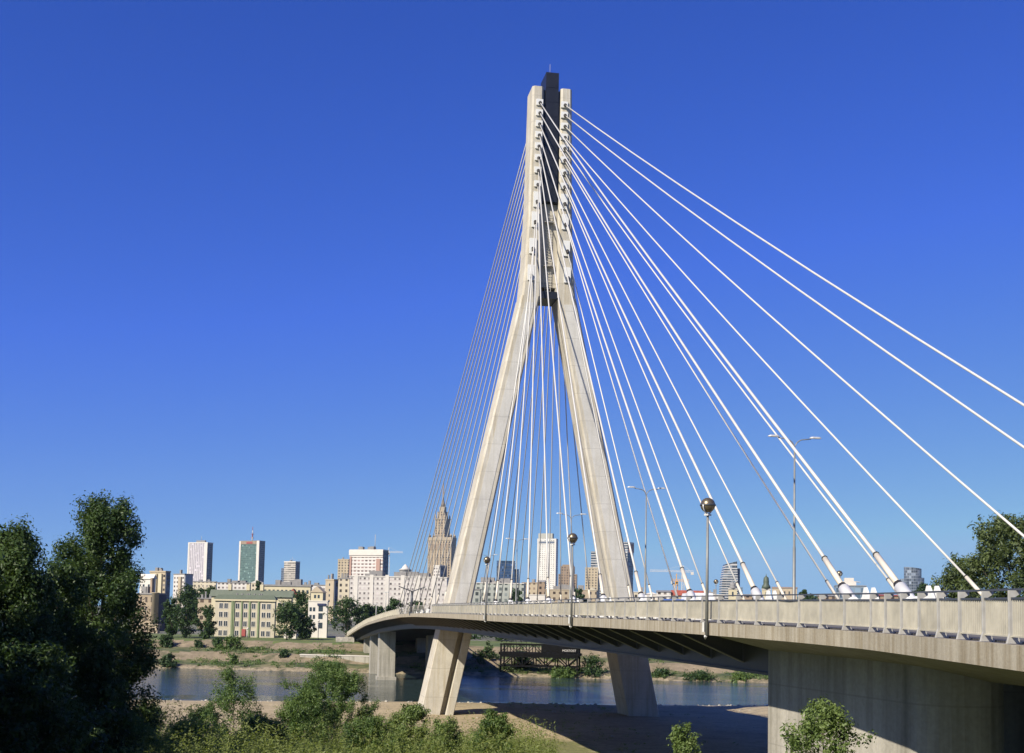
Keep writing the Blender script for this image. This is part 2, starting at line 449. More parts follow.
xs = np.unique(np.concatenate([np.linspace(-2900, -260, 30), np.arange(-260, 261, 3.0), np.linspace(260, 2900, 30)]))
ys = np.unique(np.concatenate([np.arange(285, 430, 1.1), np.linspace(430, 1200, 50), np.linspace(1200, 2980, 18)]))
def far_idx(X, Y):
    d = Y - far_shore(X) + 0.5*np.sin(X*0.7)
    return np.select([d < 2.6, d < 12.2, d < 17, d < 28.2, d < 32.6, d < 75], [0, 1, 2, 1, 2, 3], 4)
tag(grid_mesh('far_bank', xs, ys, far_z, [G_SHORE, G_DRY, G_WALL, G_LAWN, G_CITY], far_idx), kind='structure')

m, t, p = new_mat('river_water')
p.inputs['Base Color'].default_value = (0.03, 0.05, 0.05, 1)
p.inputs['Roughness'].default_value = 0.06
p.inputs['IOR'].default_value = 1.33; p.inputs['Specular IOR Level'].default_value = 0.36
tc = N(t, 'ShaderNodeTexCoord')
mp = N(t, 'ShaderNodeMapping'); mp.inputs['Scale'].default_value = (0.35, 0.8, 1)
t.links.new(tc.outputs['Object'], mp.inputs['Vector'])
n1 = N(t, 'ShaderNodeTexNoise', Scale=1.0, Detail=4.0, Roughness=0.6); t.links.new(mp.outputs[0], n1.inputs['Vector'])
mp2 = N(t, 'ShaderNodeMapping'); mp2.inputs['Scale'].default_value = (0.012, 0.09, 1)
t.links.new(tc.outputs['Object'], mp2.inputs['Vector'])
n2 = N(t, 'ShaderNodeTexNoise', Scale=1.0, Detail=4.0, Roughness=0.55); t.links.new(mp2.outputs[0], n2.inputs['Vector'])
amt = math_n(t, 'ADD', math_n(t, 'MULTIPLY', ramp(t, n2.outputs[0], [(0.36, (0,0,0)), (0.6, (1,1,1))]), 0.36), 0.10)
b = N(t, 'ShaderNodeBump', Distance=0.6)
t.links.new(amt, b.inputs['Strength'])
t.links.new(n1.outputs[0], b.inputs['Height']); t.links.new(b.outputs[0], p.inputs['Normal'])
M['water'] = m
wb = MB(); wb.add([(-2900,120,0),(2900,120,0),(2900,420,0),(-2900,420,0)], [(0,1,2,3)])
tag(wb.build('river', m), kind='structure')

# ------------------------------------------------------------------ the bridge
C0 = Vector((4.0, 174.0, 0.0)); DU = Vector((-0.18, 0.98367, 0)); DV = Vector((0.98367, 0.18, 0))
def bp(u, v, z): return Vector((C0.x + u*DU.x + v*DV.x, C0.y + u*DU.y + v*DV.y, z))
def u_of(Y, v): return (Y - 174 - 0.18*v)/0.98367
_Y = np.array([-60, 0, 24, 34.6, 48, 68, 97, 135, 172, 202, 232, 259, 291, 337, 400, 440])
_Z = np.array([14.1, 14.4, 14.65, 14.86, 15.02, 15.19, 15.3, 15.55, 15.66, 15.47, 14.97, 14.3, 13.45, 11.5, 8.35, 7.6])
_uu = np.arange(-260, 300, 1.0)
_zz = np.interp(_uu, (_Y + 3.4 - 174)/0.98367, _Z)
_k = np.exp(-0.5*(np.arange(-24, 25)/9.0)**2); _k /= _k.sum()
_zz = np.convolve(np.pad(_zz, 24, 'edge'), _k, 'valid')
def zd(u): return float(np.interp(u, _uu, _zz))
VE = 18.35
def vn_(u): return VE if u < UB else float(np.interp(u, [31, 100], [13.0, 7.0]))
U0, U1, UB = -185.0, 238.0, 31.5
def vs(u):
    """south edge of the deck: flares out near the approach, steps in beyond the pylon"""
    if u > UB: return -VE + 0.7
    return -VE - float(np.interp(u, [-190, -160, -149, -144, -138, -131], [11.8, 5.2, 2.8, 1.75, 0.5, 0.0]))

bridge = empty('cable_stayed_bridge', bp(0, 0, 1.4), 'white cabled road bridge with tall concrete A-shaped pylon crossing the river', 'bridge')
BL = bridge.location.copy()
def part(mb, name, mat, parent=None):
    if parent is None: return mb.build(name, mat, bridge, -BL)
    return mb.build(name, mat, parent)

st = list(np.arange(U0, UB, 3.0)) + [UB]
st2 = [UB + 0.01] + list(np.arange(UB+3, U1, 3.0)) + [U1]
def strip(mb, us, va, vb, za, zb, m=0):
    """slab between v = va(u) and vb(u), from deck level + za to + zb"""
    fa = va if callable(va) else (lambda u: va); fb = vb if callable(vb) else (lambda u: vb)
    rings = [[bp(u, fa(u), zd(u)+za), bp(u, fb(u), zd(u)+za), bp(u, fb(u), zd(u)+zb), bp(u, fa(u), zd(u)+zb)] for u in us]
    mb.ring([list(reversed(r)) for r in rings], m, False, True)
    return mb
d = MB()
for us in (st, st2): strip(d, us, lambda u: vs(u)+0.5, lambda u: vn_(u)-0.5, -0.32, 0.0)
part(d, 'deck_slab', M['edge'])
d = MB()
for us in (st, st2): strip(d, us, -9.4, 9.4, 0.002, 0.03)
for v in (-4.6, 4.6): strip(d, st+st2, v-0.07, v+0.07, 0.031, 0.036, 1)
for v in (-9.0, 9.0, -0.9, 0.9): strip(d, st+st2, v-0.1, v+0.1, 0.031, 0.036, 1)
part(d, 'carriageway', [M['asphalt'], M['white']])
for s in (-1, 1):
    d = MB()
    for us in (st, st2):
        if s < 0: strip(d, us, lambda u: vs(u)+0.52, -12.2, 0.002, 0.06)
        elif us is st: strip(d, us, 12.2, VE-0.52, 0.002, 0.06)
    part(d, 'walkway', M['walk'])
    d = MB(); strip(d, st+st2, s*10.0-0.1, s*10.0+0.1, 0.45, 0.75)
    for u in np.arange(U0+2, U1, 4.0):
        d.bar(bp(u, s*10.12, zd(u)), bp(u, s*10.12, zd(u)+0.7), 0.1, 0.1)
    part(d, 'crash_barrier', M['steel'])
UJ = -137.6
for us in ([u for u in st if u < UJ]+[UJ-0.03], [UJ+0.03]+[u for u in st if u > UJ], st2):
    d = MB(); strip(d, us, lambda u: vs(u), lambda u: vs(u)+0.5, -0.48, 0.02)
    part(d, 'edge_beam', M['edge'])
for us in (st, st2):
    d = MB(); strip(d, us, lambda u: vn_(u)-0.5, vn_, -0.48, 0.02); part(d, 'edge_beam', M['edge'])
for s in (-1, 1):
    d = MB()
    gi = (lambda u: -14.9) if s < 0 else (lambda u: min(10.7, vn_(u)-1.6))
    sg_ = [u for u in st+st2 if u > -127]
    strip(d, sg_, gi, lambda u: gi(u)+1.0, -2.08, -0.33)
    strip(d, sg_, lambda u: gi(u)-0.12, lambda u: gi(u)+1.12, -2.2, -2.083)
    part(d, 'main_girder', M['girder'])
for u in np.arange(-174, 230, 4.3):
    if u < -121: continue
    d = MB(); z = zd(u)
    for s in (-1, 1):
        ve = (-vs(u) if s < 0 else vn_(u)) - 0.55; gv = 14.92 if s < 0 else min(10.7, vn_(u)-1.6)+1.02
        poly = [(ve, -0.34), (ve, -0.55), (gv, min(-0.7, -0.55-(ve-gv)*0.42)), (gv, -0.34)]
        a = [bp(u-0.02, s*v, z+q) for v, q in poly]; b_ = [bp(u+0.02, s*v, z+q) for v, q in poly]
        d.ring([a, b_] if s > 0 else [a[::-1], b_[::-1]], 0, False)
        d.bar(bp(u, s*ve, z-0.56), bp(u, s*gv, z+min(-0.7, -0.55-(ve-gv)*0.42)-0.01), 0.34, 0.035, 1)
    d.bar(bp(u, -13.88, z-1.1), bp(u, min(10.7, vn_(u)-1.6)-0.02, z-1.1), 0.04, 1.5)
    d.bar(bp(u, -13.88, z-1.87), bp(u, min(10.7, vn_(u)-1.6)-0.02, z-1.87), 0.4, 0.035)
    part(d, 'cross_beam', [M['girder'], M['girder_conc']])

d = MB()
us = [u for u in st if u < -120]
rings = [[bp(u, vs(u)+0.5, zd(u)-0.481), bp(u, -13.2, zd(u)-1.55), bp(u, 13.2, zd(u)-1.55), bp(u, VE-0.5, zd(u)-0.481)] for u in us]
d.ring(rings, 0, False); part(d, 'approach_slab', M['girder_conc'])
# --- railings
def post_mb(u):
    d = MB(); z = zd(u); e = vs(u)
    poly = [(0.03, 0.036), (0.36, 0.036), (0.36, 0.07), (0.21, 0.24), (0.20, 0.98), (0.34, 1.06), (0.34, 1.12), (0.08, 1.12), (0.09, 0.24)]
    a = [bp(u-0.03, e+v, z+q) for v, q in poly]; b_ = [bp(u+0.03, e+v, z+q) for v, q in poly]
    return d.ring([a[::-1], b_[::-1]], 0, False)
posts = []
u = -22.0
while u > -137: posts.append(u); u -= 2.0
while u > -172: posts.append(u); u -= 1.45
for i, u in enumerate(posts):
    part(post_mb(u), 'railing_post', M['steel'])
    if i == 0: continue
    ub = posts[i-1]; d = MB(); L = ub-u
    n = max(10, int(L/0.108))
    for k in range(1, n):
        q = u + L*k/n
        e = vs(q)+0.15; z = zd(q)
        w = 0.011
        d.hexa([bp(q-w, e-0.024, z+0.2), bp(q-w, e+0.024, z+0.2), bp(q+w, e+0.024, z+0.2), bp(q+w, e-0.024, z+0.2),
                bp(q-w, e-0.024, z+0.93), bp(q-w, e+0.024, z+0.93), bp(q+w, e+0.024, z+0.93), bp(q+w, e-0.024, z+0.93)][::1])
    d.bar(bp(u+0.04, vs(u)+0.15, zd(u)+0.185), bp(ub-0.04, vs(ub)+0.15, zd(ub)+0.185), 0.07, 0.03)
    d.bar(bp(u+0.04, vs(u)+0.15, zd(u)+0.955), bp(ub-0.04, vs(ub)+0.15, zd(ub)+0.955), 0.08, 0.045, 1)
    part(d, 'railing_panel', [M['rail'], M['darkrail']])
d = MB()
strip(d, [posts[-1]-0.5] + posts[::-1] + [-21.6], lambda u: vs(u)+0.24, lambda u: vs(u)+0.31, 1.121, 1.165)
part(d, 'handrail', M['darkrail'])
d = MB()
for u in np.arange(33, 236, 0.22):
    e = vs(u)+0.15; z = zd(u)
    d.bar(bp(u, e, z+0.15), bp(u, e, z+0.95), 0.09, 0.03)
strip(d, st2, lambda u: vs(u)+0.08, lambda u: vs(u)+0.2, 0.96, 1.05)
for u in np.arange(34, 236, 4.0): d.bar(bp(u, vs(u)+0.05, zd(u)), bp(u, vs(u)+0.05, zd(u)+1.1), 0.12, 0.16)
part(d, 'river_railing', M['rail'])
d = MB()
for u in np.arange(-21.2, 31, 1.8): d.bar(bp(u, vs(u)+0.25, zd(u)+0.03), bp(u, vs(u)+0.25, zd(u)+1.1), 0.05, 0.05)
strip(d, list(np.arange(-21.5, 31, 3.0))+[31.3], lambda u: vs(u)+0.22, lambda u: vs(u)+0.27, 1.05, 1.1)
strip(d, list(np.arange(-21.5, 31, 3.0))+[31.3], lambda u: vs(u)+0.235, lambda u: vs(u)+0.255, 0.55, 0.58)
part(d, 'balcony_railing', M['steel'])
d = MB()
for us in (st, st2): strip(d, us, lambda u: vn_(u)-0.3, lambda u: vn_(u)-0.24, 1.0, 1.08)
for u in np.arange(-170, 236, 2.0): d.bar(bp(u, vn_(u)-0.27, zd(u)), bp(u, vn_(u)-0.27, zd(u)+1.0), 0.05, 0.1)
for u in np.arange(-170, 236, 0.35): d.bar(bp(u, vn_(u)-0.27, zd(u)+0.15), bp(u, vn_(u)-0.27, zd(u)+0.95), 0.05, 0.02)
part(d, 'outer_railing', M['rail'])

# --- pylon
def zt(z): return z if z < 62 else 62.0 + (z-62)*1.042
def csec(z, vc, w, dp, ch=0.25):
    a, b_ = w/2, dp/2
    pts = [(-b_, -a+ch), (-b_, a-ch), (-b_+ch, a), (b_-ch, a), (b_, a-ch), (b_, -a+ch), (b_-ch, -a), (-b_+ch, -a)]
    return [bp(u, vc+v, zt(z)) for u, v in pts][::-1]
def legc(z): return 12.1 - 0.209*(z-17)
def legw(z): return float(np.interp(z, [14, 40, 64], [3.45, 3.0, 2.75]))
def legd(z): return float(np.interp(z, [1, 14, 64, 93], [6.0, 5.4, 4.7, 4.2]))
def shaft_out(z): return float(np.interp(z, [62, 66, 75, 92.2], [4.0, 3.62, 3.25, 2.98]))
def shaft_in(z): return float(np.interp(z, [62, 75, 92.2], [1.15, 1.25, 1.28]))
def ubox(d, u0, u1, v0, v1, z0, z1, m=0):
    z0, z1 = zt(z0), zt(z1)
    return d.hexa([bp(u0,v0,z0), bp(u0,v1,z0), bp(u1,v1,z0), bp(u1,v0,z0), bp(u0,v0,z1), bp(u0,v1,z1), bp(u1,v1,z1), bp(u1,v0,z1)], m)
py = MB()
for s in (-1, 1):
    zs = list(np.linspace(14.2, 62.0, 9))
    py.ring([csec(z, s*legc(z), legw(z), legd(z)) for z in zs], 0, False)
    zs = [62.0, 64, 66, 70, 75, 82, 92.2]
    py.ring([csec(z, s*(shaft_out(z)+shaft_in(z))/2, shaft_out(z)-shaft_in(z), legd(z), 0.3) for z in zs], 0, False)
    # lower legs: broad slab, slot, narrow slab
    lo_ = lambda z: s*legc(z)
    for a, b_, dd in (((-1.95, 0.8, 0.0), (0.8, 1.55, 2.4), (1.55, 2.7, 0.0)) if s < 0 else ((-1.95, 2.7, 0.0),)):
        if s > 0: a, b_ = -b_, -a
        py.ring([csec(z, lo_(z)+(a+b_)/2, b_-a, legd(z)-dd, 0.08) for z in (0.2, 7, 14.2)], 0, False)

ubox(py, -1.1, 1.1, -1.2, 1.2, 63.6, 75.6)
cbz = zd(0)-0.6
py.hexa([bp(-1.6, -10.5, cbz-1.5), bp(-1.6, 10.5, cbz-1.5), bp(1.6, 10.5, cbz-1.5), bp(1.6, -10.5, cbz-1.5), bp(-1.6, -10.5, cbz), bp(-1.6, 10.5, cbz), bp(1.6, 10.5, cbz), bp(1.6, -10.5, cbz)])
pylon = part(py, 'pylon', M['concrete'])
for s in (-1, 1):
    for us_ in (-1, 1):
        d = MB(); rings = []
        for z in np.linspace(16.0, 61.0, 8):
            w = legw(z)*0.24; cc = s*legc(z) - 0.05*s; dd = legd(z)/2
            q = [bp(us_*(dd-0.1), cc-w, z), bp(us_*(dd-0.1), cc+w, z), bp(us_*(dd+0.05), cc+w, z), bp(us_*(dd+0.05), cc-w, z)]
            rings.append(q if us_ > 0 else q[::-1])
        d.ring(rings, 0, False); part(d, 'leg_panel', M['panel'], pylon)
d = MB()
ubox(d, -1.6, 1.6, -1.22, 1.22, 75.65, 91.9); ubox(d, -2.0, 1.9, -0.96, 0.96, 75.7, 94.4)
for z in np.arange(77.5, 94, 2.1): ubox(d, -2.03, -1.99, -0.97, 0.97, z, z+0.04)
part(d, 'cladding', M['clad'], pylon)
d = MB(); ubox(d, -2.2, 2.2, -1.35, 1.35, 61.8, 62.8)
for v in (-1.3, 1.3):
    d.bar(bp(-2.15, v, 62.8), bp(-2.15, v, 64), 0.05, 0.05)
d.bar(bp(-2.15, -1.3, 64), bp(-2.15, 1.3, 64), 0.05, 0.05); d.bar(bp(-2.15, -1.3, 63.4), bp(-2.15, 1.3, 63.4), 0.04, 0.04)
part(d, 'platform', M['clad'], pylon)
d = MB()
for v in (-0.42, 0.42): d.bar(bp(-1.3, v, 62), bp(-1.3, v, 76), 0.06, 0.06)
for z in np.arange(62.3, 75, 0.4): d.bar(bp(-1.3, -0.42, z), bp(-1.3, 0.42, z), 0.05, 0.05)
for z in (66.5, 72.8): ubox(d, -1.9, -1.15, -0.7, 0.7, z, z+0.08); ubox(d, -1.75, -1.7, -0.65, 0.65, z+0.7, z+0.76)
part(d, 'ladder', M['steel'], pylon)
d = MB(); ubox(d, -1.2, 0.6, -2.4, -1.4, 92.2, 92.55); d.tube([bp(0, 0, zt(94.4)), bp(0, 0, zt(94.4)+2.2)], 0.025, 5)
part(d, 'roof_hatch', M['steel'], pylon)

# --- stays
ZT = [89.7, 88.2, 86.6, 85.0, 83.4, 81.7, 79.9, 77.9, 75.5, 72.6, 68.8, 65.0]
YE = [49.2, 54.4, 65.2, 76.2, 87.2, 98.1, 109.0, 119.6, 130.4, 141.0, 151.3, 161.4]
VC = 10.4
def stay(u_end, v, ztop, us_):
    s = 1 if v > 0 else -1
    vt = s*float(np.interp(ztop, [64, 70, 76, 92], [2.75, 2.45, 2.0, 1.85]))
    top = bp(us_*(legd(ztop)/2 + 0.25), vt, zt(ztop))
    z0 = zd(u_end)
    foot = bp(u_end, v, z0+0.25)
    dr = (top-foot).normalized()
    tcol = 1.55/max(dr.z, 0.45)
    col, ring_ = foot + dr*tcol, foot + dr*(tcol+2.7)
    c_ = MB()
    Lc = (top-ring_).length
    c_.tube([ring_.lerp(top, q) - Vector((0, 0, 0.0055*Lc*4*q*(1-q))) for q in np.linspace(0, 1, 9)], 0.083 if us_ < 0 else 0.086, 10)
    cab = part(c_, 'stay_cable', M['cable'])
    d = MB(); d.tube([col, ring_], 0.138, 8); d.tube([ring_-dr*0.05, ring_+dr*0.05], 0.15, 8, 1)
    part(d, 'sleeve', [M['sleeve'], M['black']], cab)
    d = MB(); d.tube([col-dr*0.16, col+dr*0.11], 0.205, 10); part(d, 'collar', M['black'], cab)
    # deck anchor: stub and a pair of white gusset fins
    a = MB(); a.tube([foot-dr*0.3, col-dr*0.17], 0.27, 12)
    poly = [(-1.0, 0.03), (-0.8, 0.8), (-0.3, 1.1), (0.2, 0.85), (0.45, 1.3), (0.6, 1.3), (1.7, 0.03)]
    if v < 0: poly = [(-1.0, 0.03), (-0.8, 0.9), (-0.3, 1.3), (0.3, 1.0), (0.6, 1.7), (0.75, 1.7), (2.0, 0.03)]
    for w in (-0.18, 0.18):
        q0 = [bp(u_end + us_*(x-0.2), v+w-0.05, zd(u_end)+z) for x, z in poly]
        q1 = [bp(u_end + us_*(x-0.2), v+w+0.05, zd(u_end)+z) for x, z in poly]
        a.ring([q0, q1] if us_ > 0 else [q0[::-1], q1[::-1]], 0, False)
    ubox(a, u_end-0.8+us_*0.3, u_end+0.8+us_*0.3, v-0.125, v+0.125, zd(u_end)+0.03, zd(u_end)+0.62)
    part(a, 'deck_anchor', M['white'])
    # white block on the pylon
    b_ = MB(); face = us_*(legd(ztop)/2)
    hgt = 0.46 if ztop > 76 else 1.15
    x0, x1 = sorted((face-us_*0.25, face+us_*0.22))
    ubox(b_, x0, x1, vt-0.55, vt+0.45, ztop-hgt*0.75, ztop+hgt*1.15)
    blk = part(b_, 'anchor_block', M['white'], pylon)
    d = MB(); d.tube([top-dr*0.75, top-dr*0.1], [0.17, 0.26], 10); part(d, 'boot', M['black'], pylon)
for k in range(12):
    for v in (-VC, VC):
        stay(u_of(YE[k]-(1.3 if v < 0 else 2.0), -VC), v, ZT[k], -1)
        stay(10.7*(12-k), v, ZT[k], 1)

# --- piers
def pier(name, u0, u1, v0, v1, ztop, zbot, mat, rnd=0.0, foot=None):
    d = MB()
    if rnd:
        pts = []
        for k in range(7):
            a = math.pi/2*k/6
            pts.append((u0+rnd-rnd*math.sin(a), v1-rnd+rnd*math.cos(a)))
        for k in range(7):
            a = math.pi/2*k/6
            pts.append((u0+rnd-rnd*math.cos(a), v0+rnd-rnd*math.sin(a)))
        pts += [(u1, v0), (u1, v1)]
        ring0 = [bp(u, v, zbot) for u, v in pts]; ring1 = [bp(u, v, ztop) for u, v in pts]
        d.ring([ring0[::-1], ring1[::-1]] , 0, False)
    else:
        ubox(d, u0, u1, v0, v1, zbot, ztop)
    if foot: ubox(d, u0-0.35, u1+0.35, v0-0.35, v1+0.35, zbot, foot)
    return part(d, name, mat)
pier('anchor_pier', -135.2, -121.8, -15.2, -12.05, zd(-128)-0.47, 5.5, M['pier'], 1.5)
pier('anchor_pier', -133.6, -121.8, 12.05, 15.25, zd(-128)-0.47, 5.5, M['pier'], 1.5)
pier('pier_wall', -126.5, -125.0, -12.03, 12.03, zd(-126)-0.5, 4.5, M['pier'])
for Yp in (289, 320, 347):
    for a, b_ in ((-14.4, -10.55), (0.8, 4.6)):
        up = u_of(Yp, -14.4)
        pier('river_pier', up, up+5.0, a, b_, zd(up)-0.5, -3, M['pier'], 0, 0.8 if Yp == 289 else None)
pier('abutment', 224, 236, -17.4, 6.9, zd(230)-0.4, 0, M['pier'])

# ------------------------------------------------------------------ the city across the river
def tg(x, y, Y): q = at(x, y, Y); return q.x/q.y
def zat(x, y, Y): return at(x, y, Y).z
class Bld:
    """building placed by its left edge, near corner and right edge as they stand from the bank"""
    def __init__(s, name, label, cat, xl, xr, xs, ytop, Y, ang, base=None, group=None):
        a = R(ang); s.a = a
        e = at(xr, ytop, Y); tl, ts = tg(xl, ytop, Y), tg(xs, ytop, Y)
        s.w = (e.x - tl*e.y)/(math.cos(a) + tl*math.sin(a))
        den = math.sin(a) - ts*math.cos(a)
        s.d = (ts*e.y - e.x)/den if xs > xr + 0.3 and den > 0.02 else s.w*0.7
        fz = float(far_z(e.x, e.y))
        s.base = fz - 0.6 if base is None else base
        s.h = e.z - s.base
        s.Y = Y; s.px = F/Y
        o = Vector((e.x - s.w*math.cos(a), e.y + s.w*math.sin(a), s.base))
        s.root = empty(name, o, label, cat, group, -a)
    def part(s, mb, name, mats, parent=None):
        return mb.build(name, mats, parent if parent is not None else s.root)
    def body(s, mats, h=None, name='wall'):
        m = MB(); m.wallbox(0, s.w, 0, s.d, 0, h or s.h, 0, 1)
        return s.part(m, name, mats)
    def flat_roof(s, mat, t=0.5, over=0.25, plant=0):
        m = MB(); m.box(-over, s.w+over, -over, s.d+over, s.h+0.003, s.h+t)
        r = s.part(m, 'roof', mat)
        rr = random.Random(int(s.w*100))
        for k in range(plant):
            q = MB(); x = s.w*rr.uniform(0.12, 0.75); y = s.d*rr.uniform(0.15, 0.6); L = s.w*rr.uniform(0.08, 0.2); z = rr.uniform(1.2, 3.2)
            q.box(x, x+L, y, y+L*0.8, s.h+t+0.003, s.h+t+z)
            s.part(q, 'roof_plant', M['roofgrey'], r)
        return r
    def gable_roof(s, mat, rise, over=0.5, axis='x'):
        m = MB(); h = s.h+0.003; o = over
        if axis == 'x':
            p = [(-o,-o,h),(s.w+o,-o,h),(s.w+o,s.d+o,h),(-o,s.d+o,h),(-o,s.d/2,h+rise),(s.w+o,s.d/2,h+rise)]
            m.add(p, [(0,1,5,4),(2,3,4,5),(1,2,5),(3,0,4),(3,2,1,0)])
        elif axis == 'hip':
            k = min(s.d/2, s.w/2)
            p = [(-o,-o,h),(s.w+o,-o,h),(s.w+o,s.d+o,h),(-o,s.d+o,h),(k,s.d/2,h+rise),(s.w-k,s.d/2,h+rise)]
            m.add(p, [(0,1,5,4),(2,3,4,5),(1,2,5),(3,0,4),(3,2,1,0)])
        else:
            p = [(-o,-o,h),(s.w+o,-o,h),(s.w+o,s.d+o,h),(-o,s.d+o,h),(s.w/2,-o,h+rise),(s.w/2,s.d+o,h+rise)]
            m.add(p, [(1,2,5,4),(3,0,4,5),(0,1,4),(2,3,5),(3,2,1,0)])
        return s.part(m, 'roof', mat)
    def fx(s, x, y=None):
        """distance along the front wall of picture column x"""
        t_ = tg(x, y if y is not None else 600, s.Y); o = s.root.location
        return (t_*o.y - o.x)/(math.cos(s.a) + t_*math.sin(s.a))
    def fz(s, x, y): 
        f_ = s.fx(x, y); Yp = s.root.location.y - f_*math.sin(s.a)
        return zat(x, y, Yp) - s.base
    def box_part(s, name, mat, x0, x1, z0, z1, y0=-0.25, y1=0.3, parent=None):
        m = MB(); m.box(x0, x1, y0, y1, z0, z1); return s.part(m, name, mat, parent)
    def windows(s, xs_, zs_, w, h, frame=None, side=False, ys_=None, mat=None):
        """every window its own part (glass), with a frame as sub-part when it can be seen"""
        g = MB(); g.box(-w/2, w/2, -0.06, 0.05, 0, h)
        f = MB()
        if frame:
            t_ = 0.12
            f.box(-w/2-t_, w/2+t_, -0.10, 0.04, -t_, -0.002); f.box(-w/2-t_, w/2+t_, -0.10, 0.04, h+0.002, h+t_)
            f.box(-w/2-t_, -w/2-0.002, -0.10, 0.04, 0, h); f.box(w/2+0.002, w/2+t_, -0.10, 0.04, 0, h)
            f.box(-0.05, 0.05, -0.11, -0.062, 0, h)
        first = None; fo = None
        for z in zs_:
            for x in xs_:
                if first is None:
                    o = g.build('window', mat or M['glass'], s.root)
                    first = o
                    if frame: fo = f.build('frame', frame, o)
                else:
                    o = first.copy(); COL.objects.link(o); o.parent = s.root
                    if fo: q = fo.copy(); COL.objects.link(q); q.parent = o
                o.location = (x, 0, z)

def cone_part(b, name, mat, x, y, prof, n=10, parent=None):
    m = MB(); m.lathe(prof, n, (x, y, 0)); return b.part(m, name, mat, parent)

W_MAUVE = mat_facade('striped_white_facade', (0.50, 0.47, 0.46), (0.29, 0.25, 0.28), 4.2, 3.6, 0.52, 0.98, 0.3, dark_var=0.25)
W_SHADEBLUE = mat_facade('blue_grey_facade', (0.10, 0.12, 0.16), (0.05, 0.07, 0.11), 3.5, 3.6, 0.6, 0.6, 0.12)  # for dark bands and wings; also shade coloured onto unlit building sides
W_GREEN = mat_facade('green_glass_facade', (0.10, 0.15, 0.13), (0.085, 0.135, 0.12), 3.0, 3.4, 0.84, 0.8, 0.12, dark_var=0.35)
W_BANDS = mat_facade('banded_facade', (0.42, 0.38, 0.32), (0.17, 0.145, 0.125), 3.6, 3.4, 0.94, 0.5, 0.3)
W_BEIGE = mat_facade('beige_block_facade', (0.37, 0.30, 0.20), (0.10, 0.085, 0.07), 3.4, 2.9, 0.45, 0.5, 0.25)
W_CREAM = mat_facade('cream_facade', (0.46, 0.40, 0.29), (0.14, 0.12, 0.10), 3.2, 3.1, 0.4, 0.5, 0.25)
W_WHITE = mat_facade('white_block_facade', (0.50, 0.465, 0.42), (0.20, 0.165, 0.15), 3.1, 2.9, 0.5, 0.46, 0.25)
W_SLAB = mat_facade('white_slab_facade', (0.50, 0.465, 0.42), (0.27, 0.235, 0.22), 2.6, 2.9, 0.46, 0.42, 0.3, wall2=(0.44, 0.40, 0.365))
W_BALC = mat_facade('balcony_facade', (0.50, 0.46, 0.42), (0.27, 0.19, 0.165), 3.6, 2.9, 0.62, 0.44, 0.3, wall2=(0.56, 0.52, 0.48))
W_PKIN = mat_facade('limestone_facade', (0.34, 0.265, 0.175), (0.07, 0.05, 0.04), 7.0, 5.6, 0.5, 0.72, 0.4, dark_var=0.5)
W_BLUE = mat_facade('blue_glass_facade', (0.03, 0.055, 0.10), (0.025, 0.06, 0.14), 2.2, 3.4, 0.85, 0.7, 0.08)
W_HOTEL = mat_facade('white_hotel_facade', (0.58, 0.55, 0.49), (0.22, 0.22, 0.21), 3.6, 3.4, 0.42, 0.45, 0.25)
W_BROWN = mat_facade('brown_facade', (0.25, 0.18, 0.12), (0.10, 0.075, 0.06), 3.2, 3.3, 0.45, 0.5, 0.25)
W_STRIPE = mat_facade('dark_striped_facade', (0.42, 0.40, 0.38), (0.07, 0.09, 0.11), 8.0, 4.0, 0.98, 0.62, 0.15)
W_GREYGL = mat_facade('grey_glass_facade', (0.17, 0.21, 0.25), (0.10, 0.15, 0.20), 4.0, 3.8, 0.9, 0.75, 0.1, dark_var=0.4)
W_TENE = mat_facade('tenement_facade', (0.29, 0.225, 0.15), (0.10, 0.075, 0.06), 3.0, 3.4, 0.4, 0.55, 0.3)
W_OCHRE = mat_facade('ochre_facade', (0.34, 0.275, 0.185), (0.14, 0.10, 0.07), 3.4, 3.3, 0.45, 0.45, 0.25)
W_GREYPAT = mat_facade('grey_patterned_facade', (0.30, 0.31, 0.27), (0.09, 0.10, 0.09), 3.0, 3.0, 0.5, 0.55, 0.25)
P_YELLOW = mat_plain('yellow_plaster', (0.42, 0.37, 0.27), 0.85, 0, 0.1, 0.3)
P_CREAM = mat_plain('cream_plaster', (0.47, 0.41, 0.27), 0.85, 0, 0.08, 0.3)
P_WHITE = mat_plain('white_plaster', (0.54, 0.50, 0.44), 0.85, 0, 0.06, 0.3)
P_TAN = mat_plain('tan_plaster', (0.36, 0.295, 0.205), 0.85, 0, 0.1, 0.3)
P_GREEN = mat_plain('green_pilaster', (0.17, 0.205, 0.105), 0.8, 0, 0.12, 0.4)
P_BROWN = mat_plain('brown_plaster', (0.26, 0.19, 0.13), 0.85, 0, 0.2, 0.3)
P_RED = mat_plain('dull_red_paint', (0.28, 0.05, 0.04), 0.6)
P_STONE = mat_plain('limestone', (0.31, 0.25, 0.175), 0.85, 0, 0.15, 0.15)
P_NAVY = mat_plain('navy_sign', (0.02, 0.025, 0.07), 0.4)
P_ROSE = mat_plain('rust_balcony', (0.34, 0.21, 0.165), 0.8)
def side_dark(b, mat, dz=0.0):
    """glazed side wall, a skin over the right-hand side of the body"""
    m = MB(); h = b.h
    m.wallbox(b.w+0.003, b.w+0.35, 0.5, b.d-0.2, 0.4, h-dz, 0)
    return b.part(m, 'side_glazing', mat)

